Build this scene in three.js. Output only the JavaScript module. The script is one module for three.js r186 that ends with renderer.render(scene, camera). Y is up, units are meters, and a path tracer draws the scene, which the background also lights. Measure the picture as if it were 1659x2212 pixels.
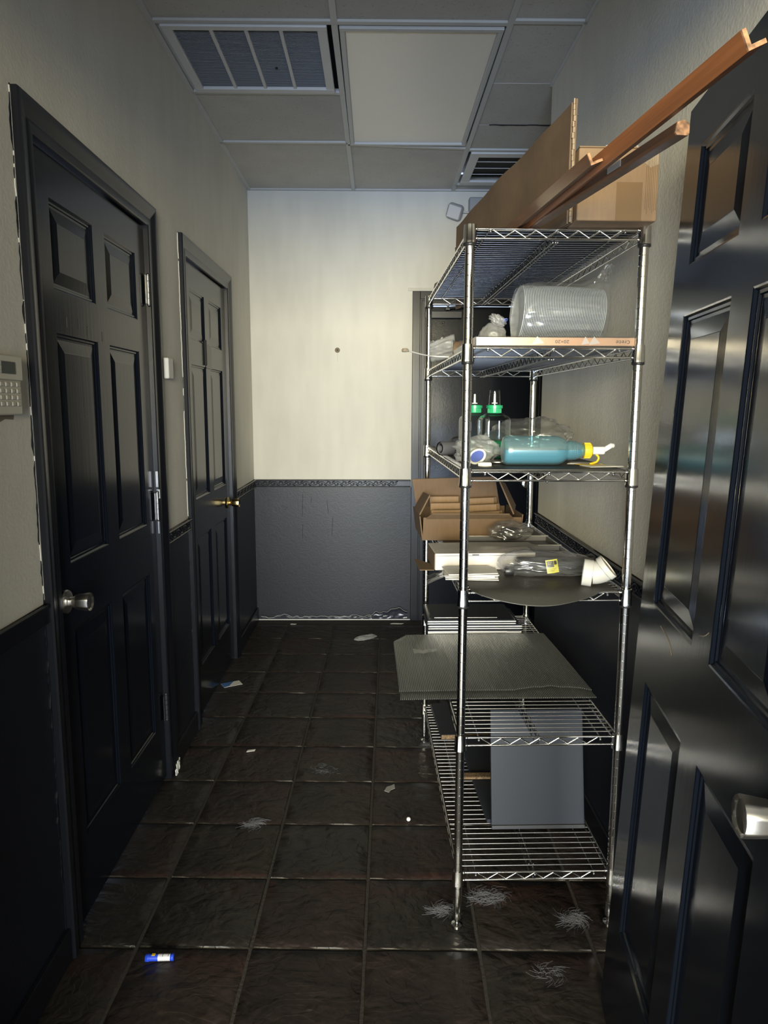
import * as THREE from 'three';
import { RoundedBoxGeometry } from 'three/addons/geometries/RoundedBoxGeometry.js';
import { mergeGeometries, toCreasedNormals } from 'three/addons/utils/BufferGeometryUtils.js';
import { RectAreaLightUniformsLib } from 'three/addons/lights/RectAreaLightUniformsLib.js';

// ---------------------------------------------------------------- camera, sky, light, exposure
const scene = new THREE.Scene();
scene.background = new THREE.Color().setRGB(0.75, 0.9, 1.15);
const camera = new THREE.PerspectiveCamera(2 * Math.atan(1106 / 1545.3) * 180 / Math.PI, 1659 / 2212, 0.02, 60);
camera.rotation.order = 'YXZ';
camera.position.set(0, 1.457, 0);
camera.rotation.set(-0.1454, -0.0111, 0.0026);

const renderer = new THREE.WebGLRenderer({ antialias: true });
renderer.toneMapping = THREE.LinearToneMapping;
renderer.toneMappingExposure = 1.0;
renderer.shadowMap.enabled = true;
RectAreaLightUniformsLib.init();

// daylight in the lobby's shop window: warm sunlit street in the upper half, blue skylit pavement in the lower half
const WIN = { z: 4.6, x0: -1.75, x1: 1.15, y0: 0.15, y1: 2.6, ym: 1.45 };
function daylight(y0, y1, r, g, b, power) {
  const l = new THREE.RectAreaLight(new THREE.Color().setRGB(r, g, b), power, WIN.x1 - WIN.x0, y1 - y0);
  l.position.set((WIN.x0 + WIN.x1) / 2, (y0 + y1) / 2, WIN.z - 0.1);
  l.lookAt((WIN.x0 + WIN.x1) / 2, (y0 + y1) / 2, -5);
  l.name = 'window_daylight';
  scene.add(l);
}
daylight(WIN.ym + 0.02, WIN.y1 - 0.06, 1.0, 0.90, 0.59, 92);
daylight(WIN.y0 + 0.06, WIN.ym - 0.02, 0.68, 0.84, 1.10, 40);

// ---------------------------------------------------------------- measures
const XL = -0.8194, XR = 0.752, ZB = -4.7933, HC = 2.8191, ZM = -0.62, ZR = -3.285, XF = 1.75;
const RAIL0 = 0.926, RAIL1 = 0.976;

// ---------------------------------------------------------------- helpers
let seed = 7;
const rnd = () => { seed = (seed * 1664525 + 1013904223) >>> 0; return seed / 4294967296; };
const rr = (a, b) => a + (b - a) * rnd();
const V = (x, y, z) => new THREE.Vector3(x, y, z);
const lin = (r, g, b) => new THREE.Color().setRGB(r, g, b);
const used = {};
function numbered(n) { if (!(n in used)) { used[n] = 0; return n; } used[n]++; return n + '_' + String(used[n]).padStart(3, '0'); }
function add(name, geo, mat, parent, pos, rot) {
  const m = new THREE.Mesh(geo, mat);
  m.name = numbered(name); m.castShadow = m.receiveShadow = true;
  if (pos) m.position.set(...pos);
  if (rot) m.rotation.set(...rot);
  (parent || scene).add(m);
  return m;
}
function thing(name, label, category, pos = [0, 0, 0], ry = 0, group) {
  const o = new THREE.Group(); o.name = numbered(name); o.position.set(...pos); o.rotation.y = ry;
  o.userData = { label, category }; if (group) o.userData.group = group;
  scene.add(o); return o;
}
function tag(o, label, category, group) { Object.assign(o.userData, { label, category }); if (group) o.userData.group = group; return o; }
function struct(name, pos = [0, 0, 0]) { const o = new THREE.Group(); o.name = name; o.position.set(...pos); o.userData = { kind: 'structure' }; scene.add(o); return o; }
// texture coordinates in metres, by the side a face looks to
function uvm(g, s = 1, ou = 0, ov = 0) {
  g = g.index ? g.toNonIndexed() : g;
  const p = g.attributes.position, uv = new Float32Array(p.count * 2), a = V(0, 0, 0), b = V(0, 0, 0), c = V(0, 0, 0);
  for (let i = 0; i < p.count; i += 3) {
    a.fromBufferAttribute(p, i); b.fromBufferAttribute(p, i + 1); c.fromBufferAttribute(p, i + 2);
    b.sub(a); c.sub(a); b.cross(c);
    const x = Math.abs(b.x), y = Math.abs(b.y), z = Math.abs(b.z);
    for (let k = 0; k < 3; k++) {
      const X = p.getX(i + k), Y = p.getY(i + k), Z = p.getZ(i + k);
      const [u, v] = x >= y && x >= z ? [Z, Y] : y >= z ? [X, Z] : [X, Y];
      uv[(i + k) * 2] = u * s + ou; uv[(i + k) * 2 + 1] = v * s + ov;
    }
  }
  g.setAttribute('uv', new THREE.BufferAttribute(uv, 2));
  return g;
}
const M4 = (x, y, z, rx = 0, ry = 0, rz = 0) => new THREE.Matrix4().compose(V(x, y, z), new THREE.Quaternion().setFromEuler(new THREE.Euler(rx, ry, rz)), V(1, 1, 1));
const box = (w, h, d, x = 0, y = 0, z = 0) => new THREE.BoxGeometry(w, h, d).translate(x, y, z);
const rbox = (w, h, d, r, x = 0, y = 0, z = 0, seg = 2) => new RoundedBoxGeometry(w, h, d, seg, Math.min(r, w / 2.01, h / 2.01, d / 2.01)).translate(x, y, z);
function join(list) {
  return mergeGeometries(list.map((g) => {
    g = g.index ? g.toNonIndexed() : g.clone();
    for (const k of Object.keys(g.attributes)) if (!['position', 'normal', 'uv'].includes(k)) g.deleteAttribute(k);
    if (!g.attributes.uv) g.setAttribute('uv', new THREE.BufferAttribute(new Float32Array(g.attributes.position.count * 2), 2));
    if (!g.attributes.normal) g.computeVertexNormals();
    return g;
  }));
}
function rod(a, b, r, seg = 8, r2 = r) {
  const A = V(...a), B = V(...b), d = B.clone().sub(A), L = d.length();
  const g = new THREE.CylinderGeometry(r2, r, L, seg, 1);
  g.applyQuaternion(new THREE.Quaternion().setFromUnitVectors(V(0, 1, 0), d.normalize()));
  return g.translate((A.x + B.x) / 2, (A.y + B.y) / 2, (A.z + B.z) / 2);
}
const tube = (pts, r, seg = 24, rad = 6, closed = false, tension = 0.5) => new THREE.TubeGeometry(new THREE.CatmullRomCurve3(pts.map((p) => V(...p)), closed, 'catmullrom', tension), seg, r, rad, closed);
const lathe = (pts, seg = 32) => new THREE.LatheGeometry(pts.map((p) => new THREE.Vector2(...p)), seg);
const crease = (g, a = 0.6) => toCreasedNormals(g, a);
function extr(pts, depth, holes = [], bevel = 0) {
  const s = new THREE.Shape(pts.map((p) => new THREE.Vector2(...p)));
  for (const h of holes) s.holes.push(new THREE.Path(h.map((p) => new THREE.Vector2(...p))));
  return new THREE.ExtrudeGeometry(s, { depth, bevelEnabled: bevel > 0, bevelSize: bevel, bevelThickness: bevel, bevelSegments: 1, bevelOffset: -bevel, curveSegments: 10 });
}
// a grid of points f(u, v), u and v in 0..1
function sheet(f, nu, nv) {
  const pos = [], uv = [], idx = [];
  for (let j = 0; j <= nv; j++) for (let i = 0; i <= nu; i++) { pos.push(...f(i / nu, j / nv)); uv.push(i / nu, j / nv); }
  for (let j = 0; j < nv; j++) for (let i = 0; i < nu; i++) { const a = j * (nu + 1) + i, b = a + 1, c = a + nu + 1, d = c + 1; idx.push(a, b, d, a, d, c); }
  const g = new THREE.BufferGeometry();
  g.setAttribute('position', new THREE.Float32BufferAttribute(pos, 3)); g.setAttribute('uv', new THREE.Float32BufferAttribute(uv, 2)); g.setIndex(idx); g.computeVertexNormals();
  return g;
}
// a sheet with thickness t along n(u, v) = straight down y
function slabSheet(f, nu, nv, t) {
  const top = sheet(f, nu, nv), bot = sheet((u, v) => { const p = f(u, v); return [p[0], p[1] - t, p[2]]; }, nu, nv);
  const rim = [];
  const edge = (g) => sheet((u, v) => { const p = g(u); return [p[0], p[1] - v * t, p[2]]; }, 40, 1);
  rim.push(edge((u) => f(u, 0)), edge((u) => f(1 - u, 1)), edge((u) => f(0, 1 - u)), edge((u) => f(1, u)));
  return join([top, bot, ...rim]);
}
// smooth 3-D value noise
function h3(x, y, z) { let h = Math.imul(x, 374761393) ^ Math.imul(y, 668265263) ^ Math.imul(z, 2147483647 - 1274126177); h = Math.imul(h ^ (h >>> 13), 1274126177); return ((h ^ (h >>> 16)) >>> 0) / 4294967296; }
function n3(x, y, z) {
  const X = Math.floor(x), Y = Math.floor(y), Z = Math.floor(z), f = (t) => t * t * (3 - 2 * t), u = f(x - X), v = f(y - Y), w = f(z - Z), L = (a, b, t) => a + (b - a) * t;
  return L(L(L(h3(X, Y, Z), h3(X + 1, Y, Z), u), L(h3(X, Y + 1, Z), h3(X + 1, Y + 1, Z), u), v), L(L(h3(X, Y, Z + 1), h3(X + 1, Y, Z + 1), u), L(h3(X, Y + 1, Z + 1), h3(X + 1, Y + 1, Z + 1), u), v), w) * 2 - 1;
}
const ridge = (x, y, z) => 1 - Math.abs(n3(x, y, z)) * 2;
// repeating 2-D noise: fx, fy cells across the texture
function pn(u, v, fx, fy, s) {
  const x = u * fx, y = v * fy, X = Math.floor(x), Y = Math.floor(y), f = (t) => t * t * (3 - 2 * t), a = f(x - X), b = f(y - Y), H = (i, j) => h3(((i % fx) + fx) % fx, ((j % fy) + fy) % fy, s);
  const p = H(X, Y) + (H(X + 1, Y) - H(X, Y)) * a, q = H(X, Y + 1) + (H(X + 1, Y + 1) - H(X, Y + 1)) * a;
  return p + (q - p) * b;
}
function fbm(u, v, fx, fy, s, o = 4) { let r = 0, a = 0.5, t = 0; for (let i = 0; i < o; i++) { r += a * pn(u, v, fx << i, fy << i, s + i); t += a; a *= 0.5; } return r / t; }
function tex(n, f, srgb = true, m = n) {
  const d = new Uint8Array(n * m * 4), q = (x) => Math.max(0, Math.min(255, Math.round(x * 255)));
  for (let j = 0; j < m; j++) for (let i = 0; i < n; i++) {
    const c = f(i / n, j / m), k = (j * n + i) * 4;
    if (typeof c === 'number') d[k] = d[k + 1] = d[k + 2] = q(c); else { d[k] = q(c[0]); d[k + 1] = q(c[1]); d[k + 2] = q(c[2]); }
    d[k + 3] = 255;
  }
  const t = new THREE.DataTexture(d, n, m); t.wrapS = t.wrapT = THREE.RepeatWrapping; t.magFilter = THREE.LinearFilter; t.minFilter = THREE.LinearMipmapLinearFilter; t.generateMipmaps = true;
  if (srgb) t.colorSpace = THREE.SRGBColorSpace; t.needsUpdate = true; return t;
}
const rep = (t, x, y = x) => { t = t.clone(); t.repeat.set(x, y); t.needsUpdate = true; return t; };
function canvasTex(w, h, draw) { const c = document.createElement('canvas'); c.width = w; c.height = h; draw(c.getContext('2d'), w, h); const t = new THREE.CanvasTexture(c); t.colorSpace = THREE.SRGBColorSpace; return t; }

// ---------------------------------------------------------------- textures and materials
const T = {};
T.slate = tex(512, (u, v) => { const a = fbm(u, v, 4, 4, 11, 5), b = fbm(u, v, 3, 3, 40, 4), k = 0.72 + 0.5 * (a - 0.5) + 0.25 * (fbm(u, v, 40, 40, 5, 2) - 0.5), red = Math.max(0, Math.min(1, (b - 0.5) * 6)); return [k * (0.93 + 0.07 * red), k * (0.88 - 0.12 * red), k * (0.84 - 0.14 * red)]; });
T.slateBump = tex(512, (u, v) => { const w = (fbm(u, v, 5, 5, 70, 3) - 0.5) * 0.25, r = 1 - Math.abs(fbm(u + w, v + w * 0.5, 6, 8, 3, 5) - 0.5) * 4; const steps = Math.floor(fbm(u + w, v, 3, 4, 90, 4) * 9) / 9; return 0.45 * steps + 0.25 * Math.max(0, r) + 0.25 * fbm(u, v, 24, 24, 8, 3); }, false);
T.peel = tex(256, (u, v) => 0.7 * fbm(u, v, 28, 28, 21, 3) + 0.3 * fbm(u, v, 5, 5, 2, 2), false);
T.brush = tex(512, (u, v) => 0.6 * fbm(u, v, 110, 3, 31, 2) + 0.4 * fbm(u, v, 40, 2, 35, 3), false);
T.wall = tex(512, (u, v) => { const k = 0.93 + 0.10 * (fbm(u, v, 3, 3, 51, 5) - 0.5) + 0.04 * (fbm(u, v, 40, 8, 53, 2) - 0.5); return [k, k, k * 0.995]; });
T.ceil = tex(512, (u, v) => { const p = pn(u, v, 170, 170, 61) * pn(u, v, 87, 111, 63), k = (p > 0.6 ? 0.84 : 0.95) + 0.05 * (fbm(u, v, 6, 6, 65, 3) - 0.5); return [k, k, k]; });
T.ceilBump = tex(512, (u, v) => (pn(u, v, 170, 170, 61) * pn(u, v, 87, 111, 63) > 0.6 ? 0.2 : 0.8) + 0.2 * fbm(u, v, 60, 60, 67, 2), false);
T.card = tex(512, (u, v) => { const k = 0.9 + 0.12 * (fbm(u, v, 6, 10, 71, 4) - 0.5) + 0.06 * (fbm(u, v, 90, 12, 73, 2) - 0.5); return [k, k * 0.985, k * 0.97]; });
T.cardBump = tex(256, (u, v) => 0.5 + 0.3 * Math.sin(u * Math.PI * 2 * 40) + 0.2 * fbm(u, v, 20, 20, 75, 2), false);
T.wood = tex(512, (u, v) => { const k = 0.86 + 0.22 * (fbm(u, v, 3, 24, 81, 4) - 0.5) + 0.1 * (fbm(u, v, 6, 120, 83, 2) - 0.5); return [k, k * 0.96, k * 0.9]; });
T.chips = tex(256, (u, v) => { const k = 0.7 + 0.7 * (fbm(u, v, 40, 40, 91, 3) - 0.5); return [k, k * 0.9, k * 0.78]; });
T.rib = tex(256, (u, v) => 0.5 + 0.5 * Math.sin(u * Math.PI * 2 * 16), false);
T.fine = tex(256, (u, v) => fbm(u, v, 30, 30, 95, 3), false);
T.scuff = tex(512, (u, v) => 0.30 + 0.30 * Math.max(0, fbm(u, v, 6, 6, 33, 4) - 0.45), false);
const S = (o) => new THREE.MeshStandardMaterial(o), PH = (o) => new THREE.MeshPhysicalMaterial(o);
const M = {
  paint: S({ color: lin(0.79, 0.76, 0.685), roughness: 0.72, map: rep(T.wall, 0.55), bumpMap: rep(T.peel, 5), bumpScale: 0.0007 }),
  navy: PH({ ior: 1.4, color: lin(0.011, 0.013, 0.021), roughness: 0.4, bumpMap: rep(T.peel, 5), bumpScale: 0.0004 }),
  trim: PH({ ior: 1.4, color: lin(0.009, 0.010, 0.015), roughness: 0.3, bumpMap: rep(T.brush, 2, 2), bumpScale: 0.00012 }),
  door: PH({ ior: 1.36, specularIntensity: 0.7, color: lin(0.006, 0.0085, 0.015), roughness: 0.18, bumpMap: rep(T.brush, 1.6, 1.6), bumpScale: 0.00009 }),
  slate: S({ color: lin(0.030, 0.0255, 0.0225), roughness: 0.55, map: rep(T.slate, 1.6), bumpMap: rep(T.slateBump, 1.6), bumpScale: 0.013 }),
  slateRed: S({ color: lin(0.033, 0.024, 0.0215), roughness: 0.55, map: rep(T.slate, 1.6), bumpMap: rep(T.slateBump, 1.6), bumpScale: 0.013 }),
  slateGrey: S({ color: lin(0.027, 0.0255, 0.024), roughness: 0.5, map: rep(T.slate, 1.6), bumpMap: rep(T.slateBump, 1.6), bumpScale: 0.014 }),
  grout: S({ color: lin(0.022, 0.019, 0.017), roughness: 0.9, bumpMap: rep(T.fine, 6), bumpScale: 0.001 }),
  ceil: S({ color: lin(0.56, 0.54, 0.50), roughness: 0.9, map: rep(T.ceil, 1.7), bumpMap: rep(T.ceilBump, 1.7), bumpScale: 0.0008 }),
  tbar: S({ color: lin(0.52, 0.52, 0.51), roughness: 0.5 }),
  lens: PH({ color: lin(0.92, 0.86, 0.76), roughness: 0.36, ior: 1.6, bumpMap: rep(T.fine, 12), bumpScale: 0.0003 }),
  grilleWhite: S({ color: lin(0.62, 0.62, 0.62), roughness: 0.5 }),
  louver: S({ color: lin(0.33, 0.34, 0.36), roughness: 0.6 }),
  dark: S({ color: lin(0.008, 0.008, 0.009), roughness: 0.7 }),
  chrome: S({ color: lin(0.72, 0.71, 0.69), metalness: 1, roughness: 0.13 }),
  wire: S({ color: lin(0.28, 0.28, 0.29), metalness: 1, roughness: 0.32 }),
  satin: S({ color: lin(0.62, 0.6, 0.56), metalness: 1, roughness: 0.3 }),
  brass: S({ color: lin(0.6, 0.45, 0.2), metalness: 1, roughness: 0.25 }),
  steelPaint: S({ color: lin(0.03, 0.032, 0.04), metalness: 0, roughness: 0.35 }),
  blackPlastic: S({ color: lin(0.012, 0.012, 0.013), roughness: 0.4 }),
  liner: S({ color: lin(0.012, 0.012, 0.013), roughness: 0.62, bumpMap: rep(T.fine, 3), bumpScale: 0.0002 }),
  mat: S({ color: lin(0.045, 0.043, 0.038), roughness: 0.55, bumpMap: rep(T.fine, 3), bumpScale: 0.0005 }),
  card: S({ color: lin(0.165, 0.108, 0.064), roughness: 0.85, map: rep(T.card, 2), bumpMap: rep(T.cardBump, 3), bumpScale: 0.0002 }),
  cardPale: S({ color: lin(0.26, 0.172, 0.10), roughness: 0.8, map: rep(T.card, 2.3) }),
  cardEdge: S({ color: lin(0.33, 0.26, 0.18), roughness: 0.9, map: rep(T.card, 5), bumpMap: rep(T.cardBump, 5, 1), bumpScale: 0.001 }),
  tape: PH({ color: lin(0.16, 0.098, 0.05), roughness: 0.25 }),
  woodOrange: S({ color: lin(0.34, 0.135, 0.055), roughness: 0.45, map: rep(T.wood, 1.5, 6) }),
  woodDark: S({ color: lin(0.15, 0.075, 0.04), roughness: 0.4, map: rep(T.wood, 1.5, 6) }),
  woodEnd: S({ color: lin(0.62, 0.40, 0.26), roughness: 0.85, map: rep(T.chips, 4) }),
  particle: S({ color: lin(0.30, 0.245, 0.175), roughness: 0.9, map: rep(T.chips, 9) }),
  laminate: PH({ ior: 1.33, specularIntensity: 0.75, color: lin(0.020, 0.023, 0.031), roughness: 0.48, bumpMap: rep(T.fine, 9), bumpScale: 0.00008 }),
  white: S({ color: lin(0.64, 0.63, 0.60), roughness: 0.5 }),
  whiteBox: S({ color: lin(0.60, 0.57, 0.56), roughness: 0.55, map: rep(T.wall, 6) }),
  paper: S({ color: lin(0.66, 0.65, 0.62), roughness: 0.8 }),
  ivory: S({ color: lin(0.55, 0.52, 0.44), roughness: 0.5 }),
  ivoryKey: S({ color: lin(0.46, 0.44, 0.38), roughness: 0.5 }),
  lcd: S({ color: lin(0.10, 0.11, 0.10), roughness: 0.2 }),
  film: PH({ color: lin(0.93, 0.93, 0.93), roughness: 0.2, transmission: 0.965, ior: 2.0, thickness: 0, side: THREE.DoubleSide }),
  filmMilky: PH({ color: lin(0.86, 0.86, 0.85), roughness: 0.42, transmission: 0.85, thickness: 0, side: THREE.DoubleSide }),
  lid: PH({ color: lin(0.80, 0.84, 0.87), roughness: 0.3, transmission: 0.55, thickness: 0, side: THREE.DoubleSide }),
  hdpe: PH({ color: lin(0.58, 0.80, 0.84), roughness: 0.32, transmission: 0.9, thickness: 0, side: THREE.DoubleSide }),
  cleaner: PH({ color: lin(0.006, 0.20, 0.28), roughness: 0.25, transmission: 0 }),
  pet: PH({ color: lin(0.94, 0.96, 0.95), roughness: 0.04, transmission: 1, thickness: 0, side: THREE.DoubleSide }),
  green: S({ color: lin(0.02, 0.30, 0.12), roughness: 0.3 }),
  greenLiquid: S({ color: lin(0.015, 0.17, 0.08), roughness: 0.15 }),
  yellow: S({ color: lin(0.75, 0.52, 0.02), roughness: 0.4 }),
  blue: S({ color: lin(0.02, 0.06, 0.55), roughness: 0.35 }),
  blueTape: S({ color: lin(0.10, 0.14, 0.42), roughness: 0.35 }),
  grey: S({ color: lin(0.10, 0.10, 0.11), roughness: 0.5 }),
  greyTube: S({ color: lin(0.14, 0.13, 0.14), roughness: 0.55 }),
  pvc: S({ color: lin(0.60, 0.59, 0.55), roughness: 0.3 }),
  pvcInside: S({ color: lin(0.55, 0.42, 0.33), roughness: 0.6 }),
  poly: PH({ color: lin(0.25, 0.265, 0.26), roughness: 0.34, transmission: 0.7, thickness: 0, side: THREE.DoubleSide, bumpMap: rep(T.rib, 11, 11), bumpScale: 0.0012 }),
  silver: S({ color: lin(0.82, 0.81, 0.79), metalness: 0.85, roughness: 0.3 }),
  lint: S({ color: lin(0.2, 0.205, 0.23), roughness: 1 }),
  backDoor: PH({ ior: 1.4, color: lin(0.009, 0.011, 0.017), roughness: 0.18, bumpMap: rep(T.peel, 5), bumpScale: 0.0002 }),
  peel: S({ color: lin(0.03, 0.033, 0.045), roughness: 0.3 }),
  scar: S({ color: lin(0.20, 0.16, 0.12), roughness: 0.8 }),
  chip: S({ color: lin(0.72, 0.71, 0.66), roughness: 0.8 }),
  glass: PH({ color: lin(0.97, 0.98, 0.97), roughness: 0.02, transmission: 1, thickness: 0 }),
  lobby: S({ color: lin(0.10, 0.10, 0.105), roughness: 0.8 }),
  lobbyFloor: S({ color: lin(0.06, 0.055, 0.05), roughness: 0.5, map: rep(T.slate, 1.2) }),
};

// ---------------------------------------------------------------- floor: slate tiles on a grout bed
{
  const f = struct('floor', [-0.03, 0, -1.752]); f.rotation.y = -0.02;
  add('grout_bed', uvm(box(3.2, 0.06, 4.9, 0.35, -0.0345, -1.05)), M.grout, f);
  const PX = 0.311, PZ = 0.2926, geos = [];
  for (let k = 0; k < 8; k++) {   // eight variants: pillowed riven tiles with slightly crooked edges
    const nx = 10, nz = 10, w = PX - 0.005, d = PZ - 0.005, fine = (t) => { const i = Math.round(t * 10); return i === 0 ? 0 : i === 1 ? 0.014 : i === 9 ? 0.986 : i === 10 ? 1 : (i - 1) / 8; };
    const g = sheet((u, v) => {
      u = fine(u); v = fine(v);
      const e = Math.min(u, 1 - u, v, 1 - v), q = e < 0.01;
      const x = (u - 0.5) * w + (q ? 0.0016 * n3(v * 9, u * 9, k * 7.7) : 0), z = (v - 0.5) * d + (q ? 0.0016 * n3(u * 9, v * 9, k * 3.3 + 50) : 0);
      return [x, q ? -0.005 : (e < 0.02 ? 0.0 : 0.0012) + 0.0012 * n3(x * 14, z * 14, k * 9.1), z];
    }, nx, nz);
    g.computeVertexNormals();
    const skirt = box(w - 0.004, 0.012, d - 0.004, 0, -0.0125, 0);
    geos.push(uvm(join([crease(g, 0.9), skirt]), 1, k * 0.173, k * 0.317));
  }
  const mats = [M.slate, M.slateGrey, M.slate, M.slateRed];
  for (let j = -1; j < 10; j++) for (let i = -3; i < 6; i++) {
    if (i > 1 && j < 5 && !(i === 2 && j >= -1)) continue;          // under the right-hand wall
    add('tile', geos[Math.floor(rnd() * 8)], j < 2 && rnd() < 0.5 ? M.slateRed : mats[Math.floor(rnd() * 4)], f, [(i + 0.5) * PX, -0.0015, -(j + 0.5) * PZ]);
  }
  const lf = struct('floor_lobby');
  add('floor_slab', uvm(box(6.2, 0.06, 5.6, 0, -0.036, 1.86)), M.lobbyFloor, lf);
}

// ---------------------------------------------------------------- ceiling: lay-in tiles in a T-bar grid
{
  const c = struct('ceiling');
  add('deck', box(6.3, 0.05, 10.2, 0, HC + 0.2, 0.1), M.lobby, c);
  const tile = (x0, x1, z0, z1) => add('ceiling_tile', uvm(rbox(x1 - x0 - 0.006, 0.016, z0 - z1 - 0.006, 0.002, (x0 + x1) / 2, HC + 0.012, (z0 + z1) / 2, 1), 1, rnd(), rnd()), M.ceil, c);
  const rows = [ZM - 0.3, -1.58, -2.19, -2.785, -3.37, -3.985, ZB + 0.02];
  for (let r = 0; r < 6; r++) {
    if (r !== 3) tile(XL + 0.012, -0.15, rows[r], rows[r + 1]);
    if (r !== 3 && r !== 4) tile(-0.15, 0.48, rows[r], rows[r + 1]);
  }
  const rowsR = [ZM - 0.3, -1.58, -2.19, -2.77, -3.27];
  for (let r = 0; r < 4; r++) tile(0.48, XR, rowsR[r], rowsR[r + 1]);
  tile(XL + 0.012, -0.15, -2.785, -2.80); add('ceiling_strip', box(0.05, 0.012, 0.58, XL + 0.03, HC + 0.014, -3.077), M.grilleWhite, c); tile(0.48, 1.09, -3.27, -3.725); tile(0.48, 1.09, -3.725, -4.05);
  tile(0.48, 1.09, -4.66, ZB + 0.02); tile(1.09, XF, -3.27, -4.05); tile(1.09, XF, -4.05, ZB + 0.02);
  const bar = (x0, z0, x1, z1, w = 0.024) => {
    const L = Math.hypot(x1 - x0, z1 - z0), g = rbox(w, 0.012, L, 0.0015, 0, 0, 0, 1);
    return add('grid_bar', g, M.tbar, c, [(x0 + x1) / 2, HC + 0.0015, (z0 + z1) / 2], [0, Math.atan2(x1 - x0, z1 - z0), 0]);
  };
  bar(-0.158, ZM - 0.3, -0.146, ZB); bar(0.475, ZM - 0.3, 0.486, ZB);
  for (const z of [-1.58, -2.19, -2.785, -3.37, -3.965]) bar(XL, z, -0.15, z);
  for (const z of [-1.58, -2.19, -2.785]) bar(-0.15, z, 0.48, z);
  bar(-0.15, -3.985, 0.48, -4.04);
  for (const z of [-1.58, -2.19, -2.77]) bar(0.48, z, XR, z);
  bar(0.48, -4.06, 1.09, -4.06); bar(0.48, -4.66, 1.09, -4.66); bar(1.09, -3.3, 1.09, ZB);
  // wall angle
  bar(XL + 0.012, ZM - 0.3, XL + 0.012, ZB, 0.024); bar(XL, ZB + 0.012, XF, ZB + 0.012, 0.024); bar(XR - 0.006, ZM - 0.3, XR - 0.006, ZR, 0.012);
  // cracked tile edge over the recess
  const pts = []; for (let i = 0; i <= 16; i++) pts.push([0.55 + i * 0.022, HC + 0.0035, -3.725 + 0.006 * n3(i * 0.9, 2, 4)]);
  add('crack', tube(pts, 0.0035, 40, 5), M.dark, c);
}
{
  const g = thing('air_grille', 'white return air grille with three mullions and fine louvers in the ceiling', 'vent', [-0.480, HC, -3.077], 0);
  const W = 0.60, D = 0.555;
  add('frame', join([rbox(W, 0.014, 0.04, 0.003, 0, -0.004, -D / 2 + 0.02), rbox(W, 0.014, 0.03, 0.003, 0, -0.004, D / 2 - 0.015), rbox(0.036, 0.013, D - 0.066, 0.003, -W / 2 + 0.0185, -0.004, 0.005), rbox(0.036, 0.013, D - 0.066, 0.003, W / 2 - 0.0185, -0.004, 0.005)]), M.grilleWhite, g);
  for (const x of [-0.125, 0.003, 0.13]) add('mullion', rbox(0.014, 0.012, D - 0.05, 0.003, x, -0.002, 0.003), M.grilleWhite, g);
  const l = []; for (let z = -D / 2 + 0.04; z < D / 2 - 0.03; z += 0.0095) l.push(box(W - 0.06, 0.0012, 0.010).applyMatrix4(M4(0, 0.003, z, 0.7)));
  add('louvers', join(l), M.louver, g).userData.kind = 'stuff';
  add('filter', box(W - 0.04, 0.01, D - 0.04, 0, 0.016, 0), M.louver, g);
  add('latch', new THREE.SphereGeometry(0.006, 10, 8).scale(1, 0.6, 1), M.dark, g, [0.075, -0.006, -0.05]);
}
{
  const g = thing('ceiling_light', 'unlit fluorescent ceiling light with a large yellowed flat lens, beside the return air grille', 'ceiling light', [0.164, HC, -3.395]);
  const W = 0.60, D = 1.17;
  add('frame', join([rbox(W, 0.014, 0.022, 0.003, 0, -0.003, -D / 2 + 0.011), rbox(W, 0.014, 0.022, 0.003, 0, -0.003, D / 2 - 0.011), rbox(0.02, 0.013, D - 0.04, 0.003, -W / 2 + 0.0105, -0.003, 0), rbox(0.02, 0.013, D - 0.04, 0.003, W / 2 - 0.0105, -0.003, 0)]), M.tbar, g);
  add('lens', uvm(rbox(W - 0.04, 0.006, D - 0.044, 0.002, 0, 0.004, 0, 1)), M.lens, g);
  add('housing', box(W - 0.02, 0.09, D - 0.02, 0, 0.06, 0), M.tbar, g);
}
{
  const g = thing('supply_vent', 'white supply vent with dark open slots in the ceiling beyond the shelving', 'vent', [0.79, HC, -4.36]);
  const W = 0.56, D = 0.55;
  add('frame', join([rbox(W, 0.014, 0.06, 0.003, 0, -0.004, -D / 2 + 0.03), rbox(W, 0.014, 0.06, 0.003, 0, -0.004, D / 2 - 0.03), rbox(0.05, 0.013, D - 0.116, 0.003, -W / 2 + 0.0255, -0.004, 0), rbox(0.05, 0.013, D - 0.116, 0.003, W / 2 - 0.0255, -0.004, 0)]), M.grilleWhite, g);
  for (const z of [-0.108, 0.0, 0.108]) add('slat', rbox(W - 0.09, 0.003, 0.013, 0.001).applyMatrix4(M4(0, 0.002, z, 0.2)), M.grilleWhite, g);
  add('duct', box(W - 0.04, 0.02, D - 0.04, 0, 0.045, 0), M.dark, g);
}

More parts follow.
